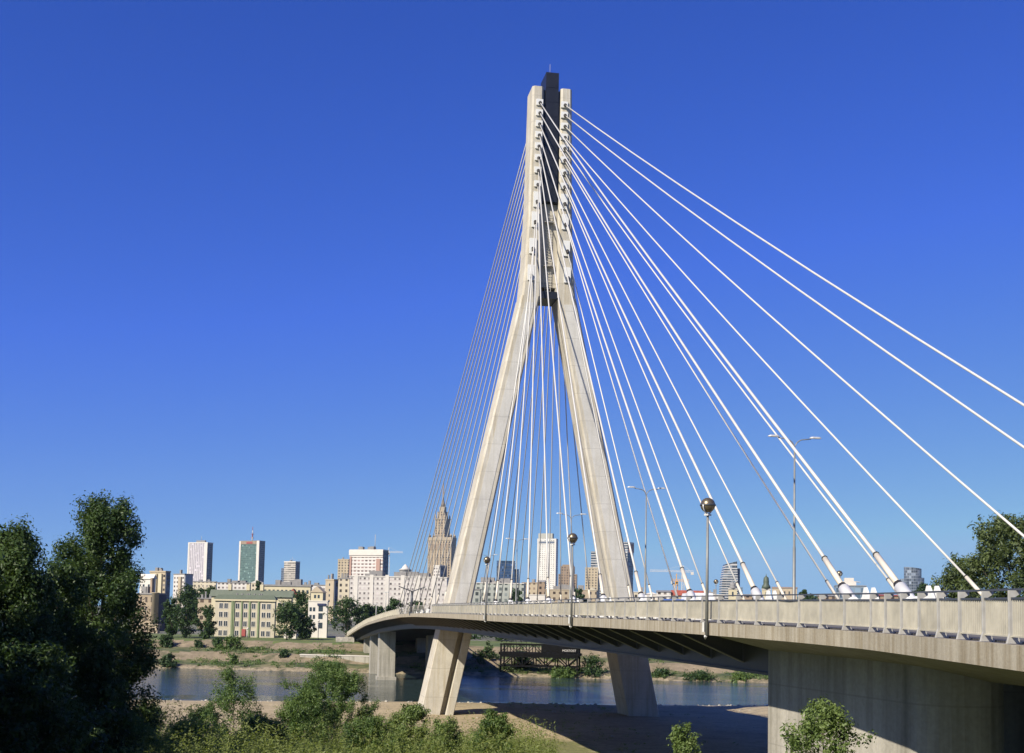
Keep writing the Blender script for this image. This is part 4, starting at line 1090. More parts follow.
# --- old steel landing frame on the far shore, seen under the deck
p0, p1 = at(500.5, 674, 323), at(577, 676, 319.5)
root = empty('steel_gantry', (p0.x, p0.y, 0.4), 'rusty dark steel truss gantry standing at the water edge under the bridge', 'gantry', None, math.atan2(p1.y-p0.y, p1.x-p0.x))
L = (p1-p0).length; zb, zt_ = zat(540, 666.5, 321)-0.4, zat(540, 656.5, 321)-0.4; zc = zat(540, 645, 321)-0.4
for x in (0, L):
    for y in (0, 5):
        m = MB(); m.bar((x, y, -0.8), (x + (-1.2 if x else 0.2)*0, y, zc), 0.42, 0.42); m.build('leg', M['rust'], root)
m = MB()
for y in (0, 5):
    m.bar((0, y, zb), (L, y, zb), 0.35, 0.45); m.bar((0, y, zt_), (L, y, zt_), 0.4, 0.6)
    n = 7
    for i in range(n):
        a, c_ = L*i/n, L*(i+1)/n
        m.bar((c_ if i < n-1 else c_, y, zb), (c_, y, zt_), 0.28, 0.28)
        if i % 2: m.bar((a, y, zt_), (c_, y, zb), 0.26, 0.26)
        else: m.bar((a, y, zb), (c_, y, zt_), 0.26, 0.26)
    m.bar((0, y, 0.2), (L*.16, y, zb), 0.25, 0.25); m.bar((L, y, 0.2), (L*.84, y, zb), 0.25, 0.25)
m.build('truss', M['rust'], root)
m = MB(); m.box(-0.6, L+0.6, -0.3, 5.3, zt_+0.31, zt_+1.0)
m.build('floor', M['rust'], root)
m = MB()
for y in (0, 5):
    m.bar((-0.3, y, zc), (L+0.3, y, zc), 0.3, 0.4)
    for k in range(13): m.bar((L*k/12, y, zt_+1.0), (L*k/12, y, zc), 0.2, 0.2)
    for k in range(0, 12): m.bar((L*(k+k % 2)/12, y, zt_+1.0), (L*(k+1-k % 2)/12, y, zc), 0.15, 0.15)
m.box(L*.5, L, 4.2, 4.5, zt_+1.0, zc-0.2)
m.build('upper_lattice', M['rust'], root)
m = MB(); m.bar((0, 0.1, zc+1.1), (L, 0.1, zc+1.1), 0.08, 0.08)
for k in range(16): m.bar((L*k/15, 0.1, zc), (L*k/15, 0.1, zc+1.1), 0.06, 0.06)
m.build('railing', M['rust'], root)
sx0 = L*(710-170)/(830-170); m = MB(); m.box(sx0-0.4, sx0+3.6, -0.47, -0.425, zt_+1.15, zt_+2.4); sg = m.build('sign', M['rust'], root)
fc = bpy.data.curves.new('sign_text', 'FONT'); fc.body = 'MOSTOST'; fc.size = 0.82; fc.extrude = 0.01; fc.materials.append(P_WHITE)
fo = bpy.data.objects.new('lettering', fc); COL.objects.link(fo); fo.parent = sg; fo.rotation_euler = (math.pi/2, 0, 0); fo.location = (sx0-0.25, -0.49, zt_+1.45)
me = bpy.data.meshes.new_from_object(fo.evaluated_get(bpy.context.evaluated_depsgraph_get()))
lt = bpy.data.objects.new('lettering', me); COL.objects.link(lt); lt.parent = sg; lt.rotation_euler = (math.pi/2, 0, 0); lt.location = fo.location
bpy.data.objects.remove(fo)

# --- steps beside the far abutment
p = at(336, 640, 352)
root = empty('stone_steps', (p.x, p.y, 1.5), 'flight of pale concrete steps on the far bank beside the bridge end', 'steps', None, 0.15)
for k in range(12):
    m = MB(); m.box(0.0, 5.0, k*1.5, k*1.5+1.52, -2.0, 1.6+k*0.52); m.build('step', M['pier'], root)
m = MB(); m.hexa([(5.02,0,-2),(5.5,0,-2),(5.5,18,-2),(5.02,18,-2),(5.02,0,2.3),(5.5,0,2.3),(5.5,18,8.6),(5.02,18,8.6)]); m.build('side_wall', M['pier'], root)
p = at(300, 655, 340)
root = empty('retaining_wall', (p.x, p.y, 1.6), 'low pale retaining wall along the far quay left of the bridge', 'wall', None, -0.09)
m = MB(); m.box(0, 26, 0, 0.8, -1, 2.3); m.build('wall', M['pier'], root); m = MB(); m.box(-0.1, 26.1, -0.12, 0.92, 2.303, 2.6); m.build('coping', P_WHITE, root)

# ------------------------------------------------------------------ lamps and floodlights on the bridge
def lamp_proto(hh):
    r = empty('street_lamp', (0, 0, 0))
    m = MB(); m.lathe([(0.17, 0), (0.17, 0.5), (0.12, 0.55), (0.105, hh*.4), (0.085, hh*.41), (0.06, hh-0.8)], 10); m.build('pole', M['pole'], r)
    for s in (-1, 1):
        pts = [(0, 0, hh-0.82)] + [(s*(0.75*(1-math.cos(a))), 0, hh-0.8+0.75*math.sin(a)*0.95) for a in np.linspace(0.15, math.pi/2, 6)] + [(s*1.25, 0, hh-0.02)]
        m = MB(); m.tube(pts, 0.04, 7); a = m.build('arm', M['pole'], r)
        m = MB(); m.ring([[(s*x, y*k, hh+0.02+z*k2) for y, z in ((-.16,0),(.16,0),(.14,.12),(-.14,.12))][::s] for x, k, k2 in ((1.2,.6,.8),(1.35,1,1),(1.85,1,1),(2.0,.6,.6))], 0, False); m.build('lamp_head', M['lamp'], a)
    return r
lp = lamp_proto(13.2)
lab = ['tall double-armed street lamp nearest to the camera, standing tall beside the thickest cables',
       'double-armed street lamp just right of the right pylon leg',
       'double-armed street lamp seen between the cables, left of the right pylon leg',
       'small distant double-armed street lamp, left of the white hotel tower',
       'farthest small double-armed street lamp beyond the pylon']
rz = math.atan2(DV.y, DV.x)
for i, (px, Y) in enumerate(((794, 85.6), (645, 121.8), (570, 155), (516, 203), (487, 242))):
    o = lp if i == 0 else copy_tree(lp)
    X = at(px, 600, Y).x; u = (Vector((X, Y, 0)) - C0).dot(DU); v = (Vector((X, Y, 0)) - C0).dot(DV)
    o.location = bp(u, v, zd(u)+0.03); o.rotation_euler.z = rz
    tag(o, lab[i], 'street lamp', 'double-armed lamps along the roadway')
def flood_proto(hp):
    r = empty('floodlight', (0, 0, 0))
    m = MB(); m.tube([(0, 0, -0.55), (0, 0, hp)], [0.07, 0.05], 10); m.build('pole', M['pole'], r)
    m = MB(); m.box(-0.09, 0.09, 0.065, 0.16, -0.4, 0.0); m.tube([(-0.14, 0, -0.56), (0.05, 0.1, -0.68), (0.2, 0.1, -0.54)], 0.035, 6); m.build('bracket', M['lamp'], r)
    z = hp+0.42
    m = MB(); n = 9
    m.lathe([(max(0.005, 0.31*math.sin(math.pi*k/n)), z-0.31*math.cos(math.pi*k/n)) for k in range(n+1)], 18)
    sp = m.build('lamp_globe', M['bronze'], r)
    m = MB(); m.lathe([(0.315, z-0.03), (0.33, z-0.03), (0.33, z+0.03), (0.315, z+0.03)], 20); m.build('band', M['darkrail'], sp)
    m = MB(); m.tube([(0.36*math.cos(a), 0, z+0.36*math.sin(a)) for a in np.linspace(-math.pi, 0, 11)], 0.03, 6)
    m.box(-0.13, 0.13, -0.1, 0.1, hp-0.02, hp+0.05); m.build('cradle', M['lamp'], r)
    return r
fp = flood_proto(4.42)
flab = ['globe floodlight on a pole fixed outside the railing, largest and rightmost of the near side',
        'globe floodlight on a railing pole between the pylon legs, left of the right leg',
        'small globe floodlight on a railing pole just right of the left pylon leg']
for i, (px, Y) in enumerate(((706, 49.5), (571, 73.5), (485.5, 106))):
    o = fp if i == 0 else copy_tree(fp)
    X = at(px, 620, Y).x; u = (Vector((X, Y, 0)) - C0).dot(DU)
    o.location = bp(u, vs(u)-0.11, zd(u)+0.05); o.rotation_euler.z = rz + math.pi/2 - 0.9
    tag(o, flab[i], 'floodlight', 'globe floodlights on the bridge edge')
for px, Y, l in ((715, 155, 'dark globe floodlight on the far bridge edge above the curved glass tower'), (839, 120, 'dark globe floodlight on the far bridge edge above the grey glazed building')):
    o = copy_tree(fp); X = at(px, 600, Y).x; u = (Vector((X, Y, 0)) - C0).dot(DU)
    o.location = bp(u, VE+0.11, zd(u)+0.05); o.rotation_euler.z = rz - math.pi/2; tag(o, l, 'floodlight', 'globe floodlights on the bridge edge')
# wing-armed lamp on the balcony beyond the pylon
u = 4.6
r = empty('walkway_lamp', bp(u, vs(u)+0.2, zd(u)+0.03), 'dark walkway lamp with two wide raised arms at the end of the railing', 'street lamp', None, 0.25)
m = MB(); m.box(-0.28, 0.28, -0.28, 0.28, -0.3, 0.25); m.tube([(0, 0, 0.25), (0, 0, 3.3)], [0.2, 0.15], 10); m.build('pole', M['darkrail'], r)
for s in (-1, 1):
    m = MB(); m.ring([[(s*x, y*w, 3.2+x*0.36+z) for y, z in ((-1,-.06),(1,-.06),(1,.06),(-1,.06))][::s] for x, w in ((0.0,.2),(0.6,.26),(1.95,.16))], 0, False); m.build('arm', M['darkrail'], r)
for px, Y, hh, l in ((388, 236, 5.0, 'thin grey lamp post on the far deck, left of the wing-armed lamp'), (376, 262, 3.6, 'shorter thin lamp post on the far deck near the big trees')):
    X = at(px, 610, Y).x; u = (Vector((X, Y, 0)) - C0).dot(DU)
    r = empty('lamp_post', bp(u, vs(u)+0.4, zd(u)), l, 'lamp post')
    m = MB(); m.tube([(0,0,0),(0,0,hh)], [0.12,0.08], 8); m.build('pole', M['steel'], r); m = MB(); m.box(-0.5, 0.5, -0.15, 0.15, hh, hh+0.15); m.build('lamp_head', M['lamp'], r)
for px, yb, yt_, Y, l in ((247.3, 641, 629.6, 372, 'white lamp post on the lawn before the tall trees'), (318, 640, 622, 378, 'thin grey post beside the white house with the sign strip')):
    g = at(px, yb, Y); z0 = float(far_z(g.x, g.y)); hh = zat(px, yt_, Y)-z0
    r = empty('lamp_post', (g.x, g.y, z0), l, 'lamp post'); m = MB(); m.tube([(0,0,0),(0,0,hh)], 0.1, 7); m.build('pole', M['steel'], r)
    m = MB(); m.lathe([(0.12, hh), (0.34, hh+0.15), (0.34, hh+0.5), (0.1, hh+0.65)], 10); m.build('lamp_head', P_WHITE, r)

# ------------------------------------------------------------------ traffic
def car(label, u, v, paint, kind='car', back=False):
    r = empty(kind, bp(u, v, zd(u)+0.032), label, kind, None, math.atan2(DU.y, DU.x) + (math.pi if back else 0))
    if kind == 'van': body = [(-2.4,.35),(-2.45,1.0),(-2.4,1.9),(-2.2,2.1),(0.9,2.1),(1.6,1.25),(2.4,1.05),(2.5,.5),(2.45,.35)]; gl = [(0.3,1.3),(1.38,1.3),(0.85,1.95),(0.3,1.95)]
    else: body = [(-2.05,.3),(-2.15,.65),(-2.1,.92),(-1.5,1.0),(-1.0,1.42),(0.25,1.45),(0.95,.98),(1.9,.82),(2.1,.6),(2.05,.3)]; gl = [(-1.3,1.02),(0.72,1.0),(0.2,1.36),(-0.95,1.34)]
    m = MB(); w = .86
    rings = [[(x, y*(1 if z < 1.05 else .84), z) for x, z in body] for y in (-w, w)]
    m.ring([rings[0][::-1], rings[1][::-1]], 0, False); m.build('body', paint, r)
    for s in (-1, 1):
        wm = MB(); q0 = [(x, s*w*.88-0.03, z) for x, z in gl]; q1 = [(x, s*w*.88+0.03, z) for x, z in gl]
        wm.hexa(q0 + q1); wm.build('window', M['glass'], r)
    for x in (-1.3, 1.3):
        for s in (-1, 1):
            m = MB(); m.tube([(x, s*.70, .32), (x, s*.89, .32)], .32, 14); o = m.build('wheel', M['tyre'], r)
            m = MB(); m.tube([(x, s*.86, .32), (x, s*.905, .32)], .19, 10); m.build('rim', M['steel'], o)
    for s in (-1, 1):
        m = MB(); m.box(2.0, 2.13, s*.62-.16, s*.62+.16, .6, .74); m.build('headlight', M['lamp'], r)
        m = MB(); m.box(-2.17, -2.08, s*.66-.12, s*.66+.12, .72, .9); m.build('tail_light', P_RED, r)
C_W = mat_plain('car_white', (0.6, 0.6, 0.6), 0.25); C_B = mat_plain('car_blue', (0.06, 0.12, 0.32), 0.25); C_Y = mat_plain('car_yellow', (0.45, 0.33, 0.04), 0.25); C_S = mat_plain('car_silver', (0.36, 0.37, 0.38), 0.25, 0.5)
def put_car(label, px, Y, dv, paint, kind='car', back=False):
    X = at(px, 605, Y).x; u = (Vector((X, Y, 0)) - C0).dot(DU); v = (Vector((X, Y, 0)) - C0).dot(DV)
    car(label, u, v, paint, kind, back)
put_car('yellow car on the roadway right of the right pylon leg, seen through the railing', 656, 92, 0, C_Y, 'car')
put_car('blue car on the roadway seen over the railing right of the yellow car', 670, 86, 0, C_B, 'car')
put_car('white van on the roadway behind the globe floodlight pole', 700, 95, 0, C_W, 'van', True)
put_car('silver car on the roadway below the cream church tower', 726, 86, 0, C_S, 'car', True)

# ------------------------------------------------------------------ trees and bushes
def leaf_mesh(name, P, Nrm, size, mat, aspect=0.55, tint=None, rng=RNG):
    n = len(P)
    r1 = rng.normal(size=(n, 3)); Nn = Nrm/np.linalg.norm(Nrm, axis=1, keepdims=True)
    T = np.cross(Nn, r1); T /= np.linalg.norm(T, axis=1, keepdims=True) + 1e-9
    B = np.cross(Nn, T)
    L = (size if np.ndim(size) else np.full(n, size))*rng.uniform(0.65, 1.3, n)
    L = L[:, None]; Wd = L*aspect
    co = np.stack([P - T*L, P + B*Wd*0.9 + Nn*L*0.12, P + T*L, P - B*Wd*0.9 + Nn*L*0.12], 1).reshape(-1, 3).astype(np.float32)
    me = bpy.data.meshes.new(name)
    me.vertices.add(4*n); me.vertices.foreach_set('co', co.ravel())
    me.loops.add(4*n); me.loops.foreach_set('vertex_index', np.arange(4*n, dtype=np.int32))
    me.polygons.add(n); me.polygons.foreach_set('loop_start', np.arange(0, 4*n, 4, dtype=np.int32))
    a = me.attributes.new('tint', 'FLOAT', 'FACE')
    tv = rng.uniform(0, 1, n) if tint is None else np.clip(tint, 0, 1)
    a.data.foreach_set('value', tv.astype(np.float32))
    me.materials.append(mat); me.update()
    return me

def crown_points(h0, h1, prof, nclump, per, csize, rng, lean=0.0, up=0.0, holes=9):
    """leaf positions along many leafy twigs; prof(t) = half-width at height fraction t, broken up by lobes and gaps"""
    ph = rng.uniform(0, 2*math.pi, 6); H_ = h1-h0
    def lobe(a, t_):
        return 1 + 0.16*math.sin(3*a+ph[0]+5*t_) + 0.12*math.sin(5*a-ph[1]+11*t_) + 0.13*math.sin(17*t_+ph[2]+2*a) + 0.08*math.sin(29*t_+ph[3]-3*a)
    hl = []
    for _ in range(holes):
        t_ = rng.uniform(0.15, 1.0); a = rng.uniform(0, 2*math.pi); rd = prof(min(t_, .97))
        hl.append((rd*math.cos(a)+lean*t_, rd*math.sin(a), h0+H_*t_, csize*rng.uniform(0.8, 1.7)))
    C, D, Ls = [], [], []
    guard = 0
    while len(C) < nclump and guard < nclump*6:
        guard += 1
        t_ = rng.uniform(0, 1)**0.85; a = rng.uniform(0, 2*math.pi)
        q = math.sqrt(rng.uniform(0.05, 1.0))
        rad = prof(t_)*q*lobe(a, t_)
        p = np.array((rad*math.cos(a)+lean*t_, rad*math.sin(a), h0+H_*t_))
        if q > 0.55 and any((p[0]-x)**2+(p[1]-y)**2+(p[2]-z)**2 < r_*r_ for x, y, z, r_ in hl): continue
        d_ = np.array((math.cos(a)*0.8, math.sin(a)*0.8, 0.25+up*1.6+0.5*t_)) + rng.normal(0, 0.35, 3)
        C.append(p); D.append(d_/np.linalg.norm(d_)); Ls.append(csize*rng.uniform(0.6, 1.7)*(1.0 if rng.uniform() < .85 else 1.7))
    C, D, Ls = np.array(C), np.array(D), np.array(Ls); n_ = len(C)
    idx = np.repeat(np.arange(n_), per); k = len(idx)
    s_ = rng.uniform(0, 1, k)
    g = rng.normal(size=(k, 3)); 
    wid = csize*0.34*(0.35+0.9*np.sin(np.pi*np.clip(0.15+0.8*(1-s_), 0, 1)))
    P = C[idx] + D[idx]*((s_-0.55)*Ls[idx])[:, None] + g*wid[:, None]*0.75
    keep = rng.uniform(0, 1, k) < (0.35+0.65*rng.uniform(0.3, 1.0, n_)[idx])
    P, g, idx, s_ = P[keep], g[keep], idx[keep], s_[keep]
    Nn = g*0.6 + rng.normal(size=g.shape)*0.6 + np.array([0, 0, 0.45])
    tint = np.clip(rng.uniform(0, 0.7, n_)[idx] + 0.25*s_ + rng.normal(0, 0.15, len(idx)), 0, 1)
    return P, Nn, tint, C

def limb_mesh(h0, h1, C, r0, rng, nl=10, trunk_top=0.75):
    m = MB(); top = h0+(h1-h0)*trunk_top
    pts = [(0, 0, -0.4)]; rad = [r0*1.35]
    wx = wy = 0
    for k in range(1, 7):
        wx += rng.normal(0, r0*0.5); wy += rng.normal(0, r0*0.5); pts.append((wx, wy, top*k/6)); rad.append(r0*(1-0.13*k))
    m.tube(pts, rad, 8)
    if len(C):
        for k in rng.choice(len(C), min(nl, len(C)), replace=False):
            e = C[k]; zb = max(h0*0.6, e[2]-abs(rng.normal(0.25, 0.1))*(h1-h0)-0.5*math.hypot(e[0], e[1]))
            zb = min(zb, top*0.97); f = zb/top*6; i = min(5, int(f)); q = f-i
            p0 = Vector(pts[i]).lerp(Vector(pts[i+1]), q); p2 = Vector(e); p1 = p0.lerp(p2, 0.5) + Vector((0, 0, -0.06*(h1-h0)*0.3))
            m.tube([p0, p1, p2], [r0*0.38, r0*0.25, r0*0.08], 5)
    return m

def tree(name, label, cat, loc, h, halfw, leafmat, lsize, nclump, per, csize, seed, shape='round', base=0.2, r0=None, group=None, up=0.0, aspect=0.55, lean=0.0, holes=9):
    rng = np.random.default_rng(seed)
    pr = {'round': lambda t: halfw*math.sin(math.pi*(0.12+0.80*t))**0.7,
          'poplar': lambda t: halfw*(0.45+0.75*t)*(1-t)**0.45*1.15 if t > 0.02 else halfw*0.5,
          'tall': lambda t: halfw*(math.sin(math.pi*(0.18+0.78*t))**0.8)*(0.5+0.5*min(1, t/0.4)),
          'bush': lambda t: halfw*math.sqrt(max(0.02, 1-t*t*0.92)),
          'dome': lambda t: halfw*math.sin(math.pi*(0.27+0.68*t))**0.6*(0.62+0.38*min(1, t/0.35)),
          'cone': lambda t: halfw*(1.05-t)**0.8}[shape]
    P, Nn, ti, C = crown_points(h*base, h*0.94, pr, nclump, per, csize, rng, lean, up, holes)
    r = empty(name, loc, label, cat, group)
    o = bpy.data.objects.new('crown', leaf_mesh('crown', P, Nn, lsize, leafmat, aspect, ti, rng)); COL.objects.link(o); o.parent = r
    limb_mesh(h*base, h, C, r0 or h*0.016, rng).build('trunk', M['bark'], r)
    return r

def gz(X, Y): return float(near_z(X, Y))
def near_tree(px, ytop, Y, hw_px, **k):
    q = at(px, 700, Y); z = gz(q.x, Y)-0.1; zt_ = zat(px, ytop, Y)
    return dict(loc=(q.x, Y, z), h=zt_-z, halfw=hw_px*Y/F, **k)

# big riverside trees on the left
tree('riverside_tree', 'tall dense dark poplar with ragged top, rightmost of the big trees at left', 'tree', **near_tree(96, 488, 72, 55, leafmat=L_DARK, lsize=0.095, nclump=330, per=380, csize=0.95, seed=3, shape='dome', base=0.05, up=0.55, holes=20))
tree('riverside_tree', 'broad very dark tree cut off by the left edge of the photo', 'tree', **near_tree(0, 520, 62, 62, leafmat=L_DARK, lsize=0.095, nclump=320, per=360, csize=1.0, seed=4, shape='tall', base=0.05, up=0.45, holes=16))
tree('riverside_tree', 'dark lower tree filling the gap between the two big left trees', 'tree', **near_tree(50, 556, 66, 44, leafmat=L_DARK, lsize=0.1, nclump=200, per=260, csize=0.8, seed=5, shape='round', base=0.05))
tree('riverside_tree', 'tall dark tree standing just outside the left edge of the view', 'tree', loc=(-37, 58, gz(-37, 58)), h=17.5, halfw=5.0, leafmat=L_DARK, lsize=0.24, nclump=200, per=90, csize=1.3, seed=6, shape='round', base=0.08)  # out of view, added to shade the big left trees
for i_, (x_, y_, h_) in enumerate(((-33, 50, 17), (-27, 43, 16), (-22, 37, 15), (-30, 33, 17))):  # row of unseen trees added towards the sun to darken the left trees
    tree('riverside_tree', ['dense dark tree outside the left edge, second from the poplar', 'dense dark tree outside the left edge, third from the poplar', 'dense dark tree outside the left edge, nearest to the camera', 'dense dark tree outside the left edge, set back up the slope'][i_], 'tree', loc=(x_, y_, gz(x_, y_)), h=h_, halfw=4.6, leafmat=L_DARK, lsize=0.28, nclump=190, per=110, csize=1.5, seed=60+i_, shape='round', base=0.05)
tree('riverside_tree', 'wide dark tree outside the left edge, shading the dark bank', 'tree', loc=(-41, 46, gz(-41, 46)), h=18, halfw=5.5, leafmat=L_DARK, lsize=0.26, nclump=200, per=90, csize=1.4, seed=7, shape='round', base=0.06)  # another unseen tree added for its shade
tree('riverside_tree', 'low spreading dark tree under the big poplar at left', 'tree', **near_tree(100, 640, 68, 26, leafmat=L_DARK, lsize=0.12, nclump=110, per=150, csize=0.7, seed=8, shape='bush', base=0.05))
tree('riverside_tree', 'low dark tree at the bottom left corner', 'tree', **near_tree(25, 640, 54, 75, leafmat=L_DARK, lsize=0.12, nclump=190, per=150, csize=0.75, seed=9, shape='bush', base=0.02))

# separate bushes of the foreground
B_ = [
 (235, 665, 96, 32, L_MID, 'small upright green sapling standing before the river at left', 'bush', 0.079, 97, 171, 0.75),
 (330, 660, 100, 50, L_MID, 'large round dark green bush left of the white river piers', 'bush', 0.079, 218, 270, 0.70),
 (305, 688, 94, 36, L_MID, 'lower green bush in front of the large round bush', 'bush', 0.079, 114, 216, 0.60),
 (412, 706, 92, 30, L_LIGHT, 'pale grey-green bush left of the pylon foot', 'bush', 0.086, 103, 216, 0.55),
 (445, 717, 84, 20, L_LIGHT, 'small grey-green bush right below the pylon foot', 'bush', 0.079, 80, 198, 0.50),
 (494, 710, 80, 24, L_MID, 'leafy green bush with upright shoots right of the pylon foot', 'bush', 0.079, 114, 198, 0.50),
 (370, 716, 84, 34, L_MID, 'low wide bush between the round bush and the grey-green bush', 'bush', 0.079, 103, 198, 0.55),
 (265, 716, 82, 34, L_WEED, 'low yellowish bush right of the sapling', 'bush', 0.079, 103, 198, 0.50),
 (190, 720, 78, 30, L_WEED, 'yellow-green shrub left of the sapling foot', 'bush', 0.079, 92, 198, 0.50),
 (150, 704, 88, 26, L_DARK, 'dark low shrub at the water edge beside the big poplar', 'bush', 0.079, 80, 198, 0.55),
 (200, 703, 104, 22, L_DARK, 'dark low shrub on the sand left of the sapling', 'bush', 0.086, 69, 198, 0.50),
 (120, 712, 70, 40, L_MID, 'green shrub under the big poplar', 'bush', 0.072, 126, 198, 0.50),
 (60, 715, 60, 44, L_MID, 'green shrub at the lower left, partly shaded', 'bush', 0.072, 126, 198, 0.50),
 (824, 696, 36, 46, L_LIGHT, 'pale leafy bush in front of the concrete anchor pier', 'bush', 0.058, 150, 80, 0.34),
 (684, 722, 44, 19, L_LIGHT, 'small leafy bush top in front of the dark bridge shadow', 'bush', 0.06, 60, 75, 0.30),
]
for px, yt_, Y, hw, mt, lb, shp, ls, nc, per, cs in B_:
    tree('bush', lb, 'bush', **near_tree(px, yt_, Y, hw, leafmat=mt, lsize=ls, nclump=nc, per=per, csize=cs, seed=px, shape=shp, base=0.12 if Y > 50 else 0.35, r0=0.05, up=0.3, holes=1))

# weeds and grass stems covering the near bank: nobody could count them
rng = np.random.default_rng(21)
n = 15500
Yw = rng.uniform(56, 121, n); pxw = rng.uniform(-60, 560, n)
Xw = (pxw-512)/F*Yw
lim = np.interp(Yw, [56, 95, 121], [700, 545, 500])
keep = (pxw < lim) & (rng.uniform(0, 1, n) < 0.55+0.45*np.sin(Xw*0.5)*np.cos(Yw*0.33)+0.3)
Xw, Yw = Xw[keep], Yw[keep]; n = len(Xw)
hw_ = np.interp(Yw, [56, 75, 98, 121], [2.2, 3.2, 3.0, 1.0])*rng.uniform(0.45, 1.25, n)*(0.85+0.3*np.sin(Xw*0.35+Yw*0.2))
k = 24
base = np.stack([Xw, Yw, near_z(Xw, Yw)], 1)
tt = rng.uniform(0.08, 1, (n, k)); ang = rng.uniform(0, 2*np.pi, (n, k)); rad = 0.10+0.22*rng.uniform(0, 1, (n, k))
P = base[:, None, :] + np.stack([rad*np.cos(ang)*(1.2-tt*0.8), rad*np.sin(ang)*(1.2-tt*0.8), tt*hw_[:, None]], -1)
Nn = np.stack([np.cos(ang), np.sin(ang), rng.uniform(0.6, 1.8, (n, k))], -1) + rng.normal(0, .4, (n, k, 3))
ti = np.clip(0.24+0.45*np.repeat(rng.uniform(0, 1, n)[:, None], k, 1)+0.25*tt+rng.normal(0, .12, (n, k)), 0, 1)
o = bpy.data.objects.new('undergrowth', leaf_mesh('undergrowth', P.reshape(-1, 3), Nn.reshape(-1, 3), 0.10, L_WEED, 0.30, ti.ravel(), rng)); COL.objects.link(o)
tag(o, 'tangled green weeds and tall grass covering the near river bank', 'undergrowth', None, 'stuff')

rng = np.random.default_rng(91); n = 1500
Xs = rng.uniform(-75, 30, n); Ys = rng.uniform(108, 196, n); kp = (np.sin(Xs*.19)+np.cos(Ys*.13+Xs*.07)+rng.normal(0, .6, n)) > 0.55
Xs, Ys = Xs[kp], Ys[kp]; n = len(Xs); hh = rng.uniform(.15, .6, n); k = 22; g = rng.normal(size=(n, k, 3))
P = np.stack([Xs, Ys, near_z(Xs, Ys)+hh*.35], 1)[:, None, :] + g*np.stack([hh*.8, hh*.8, hh*.3], 1)[:, None, :]
o = bpy.data.objects.new('grass_tufts', leaf_mesh('grass_tufts', P.reshape(-1, 3), (g+np.array([0, 0, .6])).reshape(-1, 3), 0.11, L_WEED, 0.3, None, rng)); COL.objects.link(o)
tag(o, 'sparse grass tufts scattered over the sandy strip by the river', 'grass', None, 'stuff')
n = 380; Xs = rng.uniform(-70, 60, n); Ys = np.where(rng.uniform(0, 1, n) < .6, 205+0.14*Xs-abs(rng.normal(0, 2.5, n)), rng.uniform(125, 200, n)); zz = near_z(Xs, Ys)
m = MB()
for x, y, z in zip(Xs, Ys, zz):
    r_ = abs(rng.normal(0.10, .09))+.05; a = rng.uniform(0, 6.28, 6); q = rng.uniform(.7, 1.2, 6)
    m.ring([[(x+r_*s_*q[i]*math.cos(i*1.047), y+r_*s_*q[i]*math.sin(i*1.047), z-0.05+h_*r_) for i in range(6)] for s_, h_ in ((1, 0), (.95, .5), (.5, .9))], 0, False)
tag(m.build('shore_stones', M['pier']), 'pale stones and rubble strewn along the sandy near shore', 'stones', None, 'stuff')

# right-hand tree beyond the railing
def free_tree(px, ytop, ybase_z, Y, hw_px, **k):
    q = at(px, 600, Y); zt_ = zat(px, ytop, Y)
    return dict(loc=(q.x, Y, ybase_z), h=zt_-ybase_z, halfw=hw_px*Y/F, **k)
tree('roadside_tree', 'large willow-like green tree at the right edge beyond the railing', 'tree', **free_tree(1022, 508, 6, 120, 66, leafmat=L_WILLOW, lsize=0.2, nclump=420, per=120, csize=1.15, seed=31, shape='round', base=0.25, up=0.5, aspect=0.4))
tree('roadside_tree', 'slender loose tree left of the large willow-like tree', 'tree', **free_tree(958, 541, 6, 125, 22, leafmat=L_WILLOW, lsize=0.2, nclump=110, per=95, csize=0.95, seed=32, shape='tall', base=0.3, up=0.6, aspect=0.4))
tree('roadside_tree', 'big green tree standing outside the right edge of the view', 'tree', **free_tree(1090, 505, 6, 118, 70, leafmat=L_WILLOW, lsize=0.3, nclump=200, per=90, csize=1.6, seed=33, shape='round', base=0.2))

